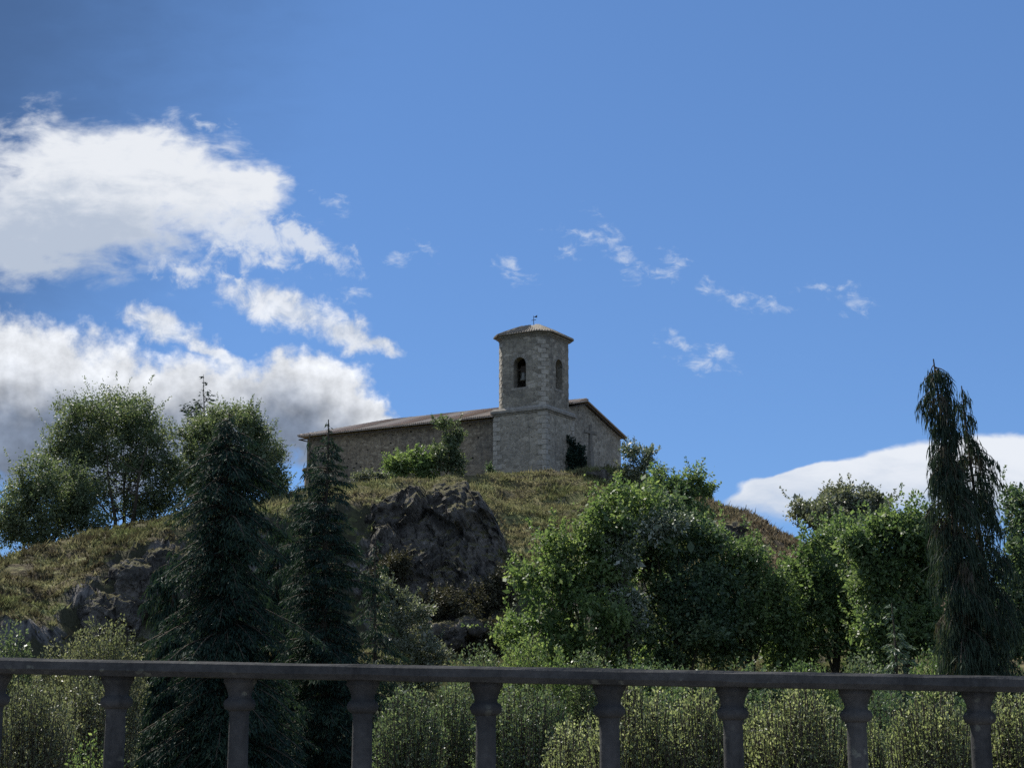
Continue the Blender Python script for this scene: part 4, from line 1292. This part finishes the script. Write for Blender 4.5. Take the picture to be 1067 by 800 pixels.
# --- tall dark conifers in front, left of centre
conifer('spruce_tree', 'tall dark weeping spruce, the widest one, left of centre in front of the hill', 238, 48, 430,
        [(430, 5), (444, 24), (468, 40), (500, 50), (525, 50), (560, 57), (600, 55), (640, 68), (680, 66), (730, 78), (860, 84)], 111, 'needle_dark', 760, 230, (0.09, 0.24), 0.036, 0.42, 0.62, 0.24, cat='tree')
conifer('spruce_tree', 'dark narrow spruce with thin bare top before the left end of the church', 341, 52, 437,
        [(437, 1), (452, 5), (466, 15), (488, 24), (508, 23), (530, 34), (565, 33), (600, 46), (645, 44), (690, 56), (760, 62), (870, 62)], 112, 'needle_dark', 520, 200, (0.09, 0.24), 0.036, 0.30, 0.6, 0.2, upturn=0.1)
conifer('spruce_tree', 'thin dark spruce top beside the narrow spruce, partly hidden by it', 322, 56, 452,
        [(452, 1), (475, 8), (500, 14), (560, 26), (650, 38), (800, 46)], 113, 'needle_dark', 200, 110, (0.14, 0.34), 0.045, 0.30, 0.75, 0.16)
conifer('spruce_tree', 'dark spruce filling the gap between the two tall dark conifers', 290, 58, 530,
        [(530, 2), (560, 18), (620, 36), (700, 50), (800, 56)], 114, 'needle_dark', 240, 130, (0.16, 0.38), 0.05, 0.4, 0.8, 0.18)
conifer('spruce_tree', 'lower dark spruce with drooping sprays on the left flank of the tall weeping spruce', 182, 52, 570,
        [(570, 2), (590, 14), (640, 26), (700, 36), (800, 44)], 115, 'needle_dark', 190, 120, (0.16, 0.38), 0.05, 0.45, 0.8, 0.16)

conifer('spruce_tree', 'small feathery dark spruce at the left foot of the rock outcrop', 392, 62, 556,
        [(556, 2), (575, 9), (610, 20), (650, 28), (700, 36), (800, 44)], 116, 'needle_dark', 170, 110, (0.12, 0.3), 0.042, 0.35, 0.6, 0.14)
# --- weeping conifer on the right
conifer('weeping_cypress', 'tall ragged weeping conifer with hanging strings of foliage on the right', 1002, 45, 374,
        [(374, 5), (382, 15), (405, 21), (435, 21), (465, 24), (500, 27), (540, 28), (600, 32), (680, 36), (860, 40)], 121, 'needle_weep', 400, 110, (0.18, 0.44), 0.034, 0.7, 0.95, 0.2,
        brown=0.06, tip_px=974, gap=0.12, smooth_r=True)
conifer('weeping_cypress', 'shorter second leader of weeping conifer, tip bare, right of the tallest tip', 1027, 45.6, 402,
        [(402, 3), (415, 11), (440, 15), (460, 26), (480, 34), (505, 36), (540, 35), (600, 37), (700, 39), (860, 40)], 122, 'needle_weep', 300, 100, (0.16, 0.42), 0.034, 0.75, 0.95, 0.12, brown=0.10, tip_px=1003, gap=0.2, smooth_r=True)

# --- centre mass of trees below the church
broadleaf('locust_tree', 'bright green leafy tree on the left side of the big clump below the church', 'tree', 600, 80,
          [(602, 590, 38, 30), (572, 622, 32, 30), (628, 552, 32, 26), (556, 662, 34, 22), (610, 648, 42, 34), (545, 600, 10, 7), (650, 528, 24, 18), (580, 570, 18, 14), (625, 600, 30, 34), (590, 690, 36, 22), (640, 690, 24, 24), (660, 520, 26, 14)],
          131, 'leaf_bright', 0.20, 300, 82, 0.65, 0.2, 16, group='leafy trees below the church')
broadleaf('whitebeam_tree', 'silvery leaved tree catching the light in the middle of the big clump', 'tree', 655, 79.5,
          [(648, 570, 16, 26), (634, 608, 14, 26), (678, 552, 16, 10), (655, 640, 14, 22), (704, 545, 12, 8), (640, 660, 12, 16)],
          132, 'leaf_silver', 0.17, 120, 100, 0.48, 0.16, 10, bark='bark', group='leafy trees below the church')
broadleaf('oak_tree', 'large dark green tree, the shaded heart of the big clump below the church', 'tree', 715, 83,
          [(702, 572, 42, 34), (722, 622, 38, 44), (700, 660, 46, 30), (740, 665, 32, 30), (690, 534, 26, 14), (665, 575, 24, 26), (760, 620, 20, 30), (680, 690, 40, 24), (650, 592, 20, 22), (655, 640, 24, 26)],
          133, 'leaf_dark', 0.20, 320, 105, 0.70, 0.24, 14, group='leafy trees below the church')
broadleaf('locust_tree', 'light green tree on the right side of the big clump, against the brown slope', 'tree', 780, 84,
          [(778, 590, 24, 24), (790, 638, 28, 34), (765, 660, 28, 30), (752, 578, 16, 14), (800, 610, 14, 14), (810, 675, 22, 26), (740, 560, 16, 12)],
          134, 'leaf_green', 0.20, 200, 82, 0.63, 0.18, 12, group='leafy trees below the church')
broadleaf('locust_tree', 'loose topped young tree rising above the big clump to the hill crest', 'tree', 706, 98,
          [(700, 512, 24, 14), (726, 498, 8, 8), (676, 522, 22, 14), (735, 510, 6, 8), (715, 540, 26, 16), (690, 492, 9, 6)],
          135, 'leaf_green', 0.20, 80, 110, 0.55, 0.16, 16, group='leafy trees below the church')
broadleaf('ash_tree', 'small feathery sapling beside the right corner of the church', 'tree', 669, 150,
          [(668, 476, 15, 11), (680, 487, 12, 8), (658, 470, 7, 6), (663, 489, 10, 6)], 136, 'leaf_silver', 0.22, 42, 60, 0.5, 0.08, 14, stems=2)

# --- right hand trees
broadleaf('holm_oak', 'rounded grey green evergreen standing against the white cloud on the right', 'tree', 876, 118,
          [(884, 526, 30, 20), (846, 536, 18, 14), (868, 538, 28, 18), (905, 536, 18, 14)],
          141, 'leaf_grey', 0.24, 130, 130, 0.62, 0.3, 8)
broadleaf('oak_tree', 'bushy dark green tree in front of the rounded evergreen, right of the brown slope', 'tree', 868, 86,
          [(872, 590, 42, 34), (846, 640, 36, 38), (900, 640, 36, 44), (833, 604, 18, 18), (880, 560, 24, 16), (828, 675, 24, 26), (856, 566, 12, 10), (820, 640, 14, 18), (905, 690, 30, 20)],
          142, 'leaf_green', 0.20, 300, 86, 0.67, 0.24, 12, group='bushy trees on the right')
broadleaf('oak_tree', 'bushy green tree just left of the tall weeping conifer', 'tree', 938, 78,
          [(940, 560, 34, 20), (950, 606, 34, 36), (926, 652, 34, 32), (905, 596, 24, 24), (972, 562, 16, 18), (916, 548, 14, 11), (955, 542, 12, 9), (895, 570, 14, 12), (965, 660, 24, 30)],
          143, 'leaf_green', 0.20, 330, 86, 0.63, 0.22, 12, group='bushy trees on the right')
broadleaf('oak_tree', 'green tree at the right frame edge behind the weeping conifer', 'tree', 1062, 70,
          [(1062, 536, 20, 28), (1068, 600, 30, 42), (1050, 650, 30, 40), (1080, 560, 24, 26)],
          144, 'leaf_dark', 0.16, 150, 130, 0.55, 0.22, 12, group='bushy trees on the right')
conifer('spruce_tree', 'young pale green spruce just above the handrail left of the weeping conifer', 929, 50, 628,
        [(632, 1), (650, 8), (690, 18), (740, 26), (800, 30)], 145, 'needle_light', 130, 90, (0.10, 0.24), 0.045, 0.25, 0.45, 0.1)

# --- shrubs on the slope and under it
SH = 'shrubs at the foot of the hill'
twig_shrub('olive shrub with small leaves at the foot of the left rock face', 112, 44, 50, 642, 151, 'leaf_olive', 0.085, 230, 120, SH, 0.10)
twig_shrub('dark green shrub in the bottom left corner below the shaded rock', 12, 50, 34, 640, 159, 'leaf_shrub', 0.10, 130, 110, SH, 0.12)
twig_shrub('smaller olive shrub between the corner shrub and the larger olive shrub', 62, 45, 22, 664, 157, 'leaf_olive', 0.085, 80, 110, SH, 0.10)
broadleaf('shrub', 'grey green loose shrub growing at the right foot of the dark conifers', 'shrub', 428, 66,
          [(428, 652, 22, 28), (408, 622, 14, 20), (440, 682, 26, 16), (405, 660, 14, 26), (418, 720, 30, 26)], 152, 'leaf_grey', 0.11, 130, 120, 0.36, 0.06, 14, part='foliage', stem='stems', stems=4, group=SH)
twig_shrub('leafy green shrub rising just above the handrail under the cliff', 500, 58, 36, 668, 153, 'leaf_shrub', 0.12, 120, 110, SH, 0.14)
twig_shrub('green shrub rising just above the handrail left of the big clump', 556, 56, 40, 658, 154, 'leaf_bright', 0.12, 130, 110, SH, 0.14)
twig_shrub('green shrub in front of the trunk of the bright leafy tree', 612, 57, 34, 676, 158, 'leaf_shrub', 0.12, 110, 110, SH, 0.14)
broadleaf('shrub', 'dense shrub at the base of the dark oak above the rail', 'shrub', 700, 60,
          [(690, 722, 44, 24), (740, 728, 40, 24), (790, 726, 30, 22), (650, 722, 30, 24)], 155, 'leaf_dark', 0.11, 170, 130, 0.42, 0.06, 12, part='foliage', stem='stems', stems=4, group=SH)
for i, (px, hw, tp, mt, lab) in enumerate([
        (835, 34, 684, 'leaf_green', 'leafy shrub under the bushy trees, directly above the eighth baluster on its left'),
        (893, 30, 676, 'leaf_shrub', 'leafy shrub under the bushy trees, left of the young pale spruce'),
        (968, 30, 670, 'leaf_green', 'leafy shrub between the young pale spruce and the weeping conifer'),
        (1040, 34, 690, 'leaf_dark', 'dark shrub at the foot of the weeping conifer, near the right frame edge')]):
    twig_shrub(lab, px, 60 + i, hw, tp, 221 + i, mt, 0.13, 110, 110, SH, 0.15)
SC = 'brown scrub on the shaded cliff'
for i, (px, Y, lobes, lab) in enumerate([
    (520, 126, [(518, 612, 20, 14), (535, 628, 14, 14), (505, 628, 14, 10)], 'brown scrub hanging over the upper right of the shaded cliff'),
    (470, 124, [(470, 625, 24, 12), (450, 635, 16, 10), (488, 636, 16, 10)], 'brown scrub under the large outcrop, above the low pale rock'),
    (525, 122.5, [(525, 660, 22, 16), (545, 672, 16, 14), (505, 676, 16, 12)], 'dark scrub at the foot of the shaded cliff, beside the bright green tree'),
    (405, 126, [(408, 592, 14, 16), (398, 610, 14, 18)], 'brown scrub at the left side of the large outcrop')]):
    broadleaf('shrub', lab, 'shrub', px, Y, lobes, 191 + i, 'leaf_scrub', 0.17, 70, 110, 0.5, 0.04, 8, part='foliage', stem='stems', stems=3, group=SC)
CHS = 'plants beside the church wall'
broadleaf('shrub', 'bright green rounded shrub against the long church wall', 'shrub', 427, 153,
          [(426, 484, 18, 13), (410, 492, 12, 8), (440, 480, 9, 10), (446, 494, 9, 7)], 161, 'leaf_bright', 0.26, 60, 90, 0.6, 0.09, 8, part='foliage', stem='stems', stems=3, group=CHS)
broadleaf('sapling', 'slender pale leaved tree against the church wall, left of the tower', 'tree', 464, 154,
          [(463, 474, 14, 20), (459, 446, 7, 10), (470, 456, 9, 10), (452, 478, 7, 12), (476, 482, 7, 12)], 162, 'leaf_ash', 0.24, 75, 80, 0.55, 0.1, 10, group=CHS)
broadleaf('shrub', 'low greyish shrub at the left end of the church wall', 'shrub', 383, 151,
          [(384, 496, 12, 5), (374, 499, 6, 4), (398, 498, 8, 4)], 163, 'leaf_grey', 0.2, 28, 60, 0.4, 0.04, 8, part='foliage', stem='stems', stems=3, group=CHS)
broadleaf('shrub', 'dark pointed evergreen shrub against the facade between tower and cross', 'shrub', 598, 164.5,
          [(598, 482, 11, 9), (592, 470, 5, 13), (601, 474, 6, 12), (590, 486, 6, 7), (607, 484, 5, 8), (594, 462, 2, 8)], 164, 'needle_dark', 0.22, 80, 90, 0.34, 0.06, 6, part='foliage', stem='stems', stems=3, group=CHS, aspect=0.35)
broadleaf('shrub', 'tiny dark plant at the foot of the tower, left corner', 'shrub', 511, 160,
          [(511, 490, 4, 6), (509, 495, 6, 3)], 165, 'leaf_dark', 0.16, 14, 50, 0.28, 0.03, 4, part='foliage', stem='stems', stems=2, group=CHS)
broadleaf('shrub', 'small olive bush on the crest just right of the church', 'shrub', 648, 150,
          [(648, 497, 12, 6), (660, 503, 14, 8), (640, 503, 8, 5)], 166, 'leaf_olive', 0.2, 34, 70, 0.42, 0.04, 6, part='foliage', stem='stems', stems=3)

# --- hedge of shrubs right behind the balustrade
HG = 'sunlit shrubs behind the balustrade'
hed = [
    (32, 22, 62, 704, 'leaf_olive', 'grey green shrub behind the leftmost balusters', 220),
    (102, 24, 38, 700, 'leaf_olive', 'narrow olive shrub between the first two balusters', 140),
    (112, 17, 40, 768, 'leaf_bright', 'low bright green bush at the bottom left behind the balusters', 80),
    (428, 23, 40, 712, 'leaf_shrub', 'dark green shrub just right of the fourth baluster', 160),
    (478, 24, 38, 706, 'leaf_shrub', 'dark green shrub just left of the middle baluster', 150),
    (545, 22, 56, 706, 'leaf_shrub', 'broad dark green shrub just right of the middle baluster', 230),
    (600, 19, 40, 740, 'leaf_hedge', 'low yellow green shrub just left of the sixth baluster', 130),
    (658, 17.5, 52, 704, 'leaf_hedge', 'sunlit yellow green shrub just right of the sixth baluster', 210),
    (726, 17.2, 42, 710, 'leaf_hedge', 'narrow yellow green shrub with a ragged top just left of the seventh baluster', 160),
    (782, 18.5, 38, 728, 'leaf_hedge', 'low yellow green shrub right beside the seventh baluster', 130),
    (828, 17.5, 54, 706, 'leaf_hedge', 'broad yellow green shrub between the seventh and eighth baluster', 210),
    (900, 19.5, 42, 748, 'leaf_hedge', 'lowest of the yellow green shrubs, in the dip beside the eighth baluster', 120),
    (962, 17, 50, 712, 'leaf_hedge', 'tall yellow green shrub just left of the rightmost baluster', 190),
    (1050, 17.5, 56, 710, 'leaf_hedge', 'pale yellow green shrub at the right frame edge behind the rail', 200),
]
for i, (px, Y, hw, tp, mt, lab, ns) in enumerate(hed):
    twig_shrub(lab, px, Y, hw, tp, 171 + i, mt, 0.038 if Y < 20 else 0.046, ns, 120, HG, 0.055)
for i, (px, Y, hw, tp, lab) in enumerate([
        (700, 29, 46, 716, 'dark green shrub in the shade behind the yellow green shrubs, left of the seventh baluster'),
        (775, 30, 40, 714, 'dark green shrub in the shade showing in the gap beside the seventh baluster'),
        (905, 31, 50, 712, 'dark green shrub in the shade showing above the dip by the eighth baluster'),
        (1005, 30, 40, 716, 'dark green shrub in the shade behind the rightmost baluster')]):
    twig_shrub(lab, px, Y, hw, tp, 201 + i, 'leaf_dark', 0.07, 130, 100, 'shaded shrubs behind the sunlit ones', 0.08)

# ------------------------------------------------------------------ street and balustrade
SLOPE = -19.0 / 1067.0                    # the street drops gently to the right
RY0 = 6.6
PXM = RY0 / FPX                           # metres per photo pixel at the rail


def sheet(name, y0, y1, z0, z1, mat):
    o = MB().box(-60, 60, y0, y1, z0, z1).build(name, mat)
    o.rotation_euler = (0, math.atan(-SLOPE), 0)
    tag(o, kind='structure')
    return o


sheet('road', -7.0, 4.2, -0.9, 0.0, M['asphalt'])
sheet('kerb', 4.202, 4.4, -0.9, 0.13, M['kerb'])
sheet('pavement', 4.402, 6.9, -0.9, 0.125, M['pavement'])
o = MB()
for k in range(-9, 10):
    o.box(k * 6.0, k * 6.0 + 3.0, -1.45, -1.33, -0.01, 0.004)
o = o.build('lane_marking', M['paint']); o.rotation_euler = (0, math.atan(-SLOPE), 0); tag(o, kind='structure')

z_top = CAMZ + (735 - 696.5) * PXM
bal = thing('balustrade', 'dark weathered balustrade with turned balusters along the edge of the bridge', 'railing', (0, RY0, 0))
ROT = math.atan(-SLOPE)
hr = MB()
prof = [(-0.115, 0.004), (-0.115, 0.035), (-0.101, 0.047), (0.101, 0.047), (0.115, 0.035), (0.115, 0.004), (0.095, -0.016), (-0.095, -0.016)]
xs = np.linspace(-14, 14, 141)
rr = np.random.default_rng(5)
vs = []
for x in xs:
    for y, z in prof:
        vs.append((x, y + rr.normal(0, 0.0012), z + rr.normal(0, 0.0012)))
n = len(prof)
fs = [(i * n + k, (i + 1) * n + k, (i + 1) * n + (k + 1) % n, i * n + (k + 1) % n) for i in range(len(xs) - 1) for k in range(n)]
fs += [tuple(range(n)), tuple(reversed(range((len(xs) - 1) * n, len(xs) * n)))]
hr.add(vs, fs)
rail = hr.build('handrail', M['concrete'], bal)
rail.rotation_euler = (0, ROT, 0); rail.location = (0, 0, z_top - 0.047)
pl = MB().box(-14, 14, -0.14, 0.14, 0.0, 0.12).build('plinth', M['concrete'], bal)
pl.rotation_euler = (0, ROT, 0); pl.location = (0, 0, 0.1255)
H = z_top - 0.047 - 0.016 - 0.2455
mb_s = MB().lathe([(0.066, 0.0), (0.066, 0.03), (0.058, 0.036), (0.062, 0.06), (0.05, 0.085), (0.046, 0.1), (0.043, 0.3), (0.0405, H - 0.19), (0.0395, H - 0.150), (0.044, H - 0.132), (0.044, H - 0.12)], 24)
mb_c = MB().lathe([(0.046, H - 0.131), (0.060, H - 0.122), (0.0655, H - 0.108), (0.0655, H - 0.100), (0.060, H - 0.088), (0.049, H - 0.080), (0.0465, H - 0.070), (0.050, H - 0.054), (0.058, H - 0.034), (0.064, H - 0.022), (0.0675, H - 0.018), (0.0675, H + 0.004)], 24)
first = None
for k in range(-12, 14):
    px = 507 + 125.6 * k
    x = (px - 533.5) * PXM / 0.998
    if first is None:
        s_ = mb_s.build('baluster', M['concrete'], bal, smooth=True); c_ = mb_c.build('capital', M['concrete'], s_, smooth=True)
        for ob in (s_, c_):
            ob.data.set_sharp_from_angle(angle=math.radians(40))
        first = (s_, c_)
    else:
        s_ = first[0].copy(); COL.objects.link(s_); s_.parent = bal
        c_ = first[1].copy(); COL.objects.link(c_); c_.parent = s_
    s_.location = (x, 0, 0.2455 + SLOPE * x)
    s_.rotation_euler = (0, 0, k * 1.3)
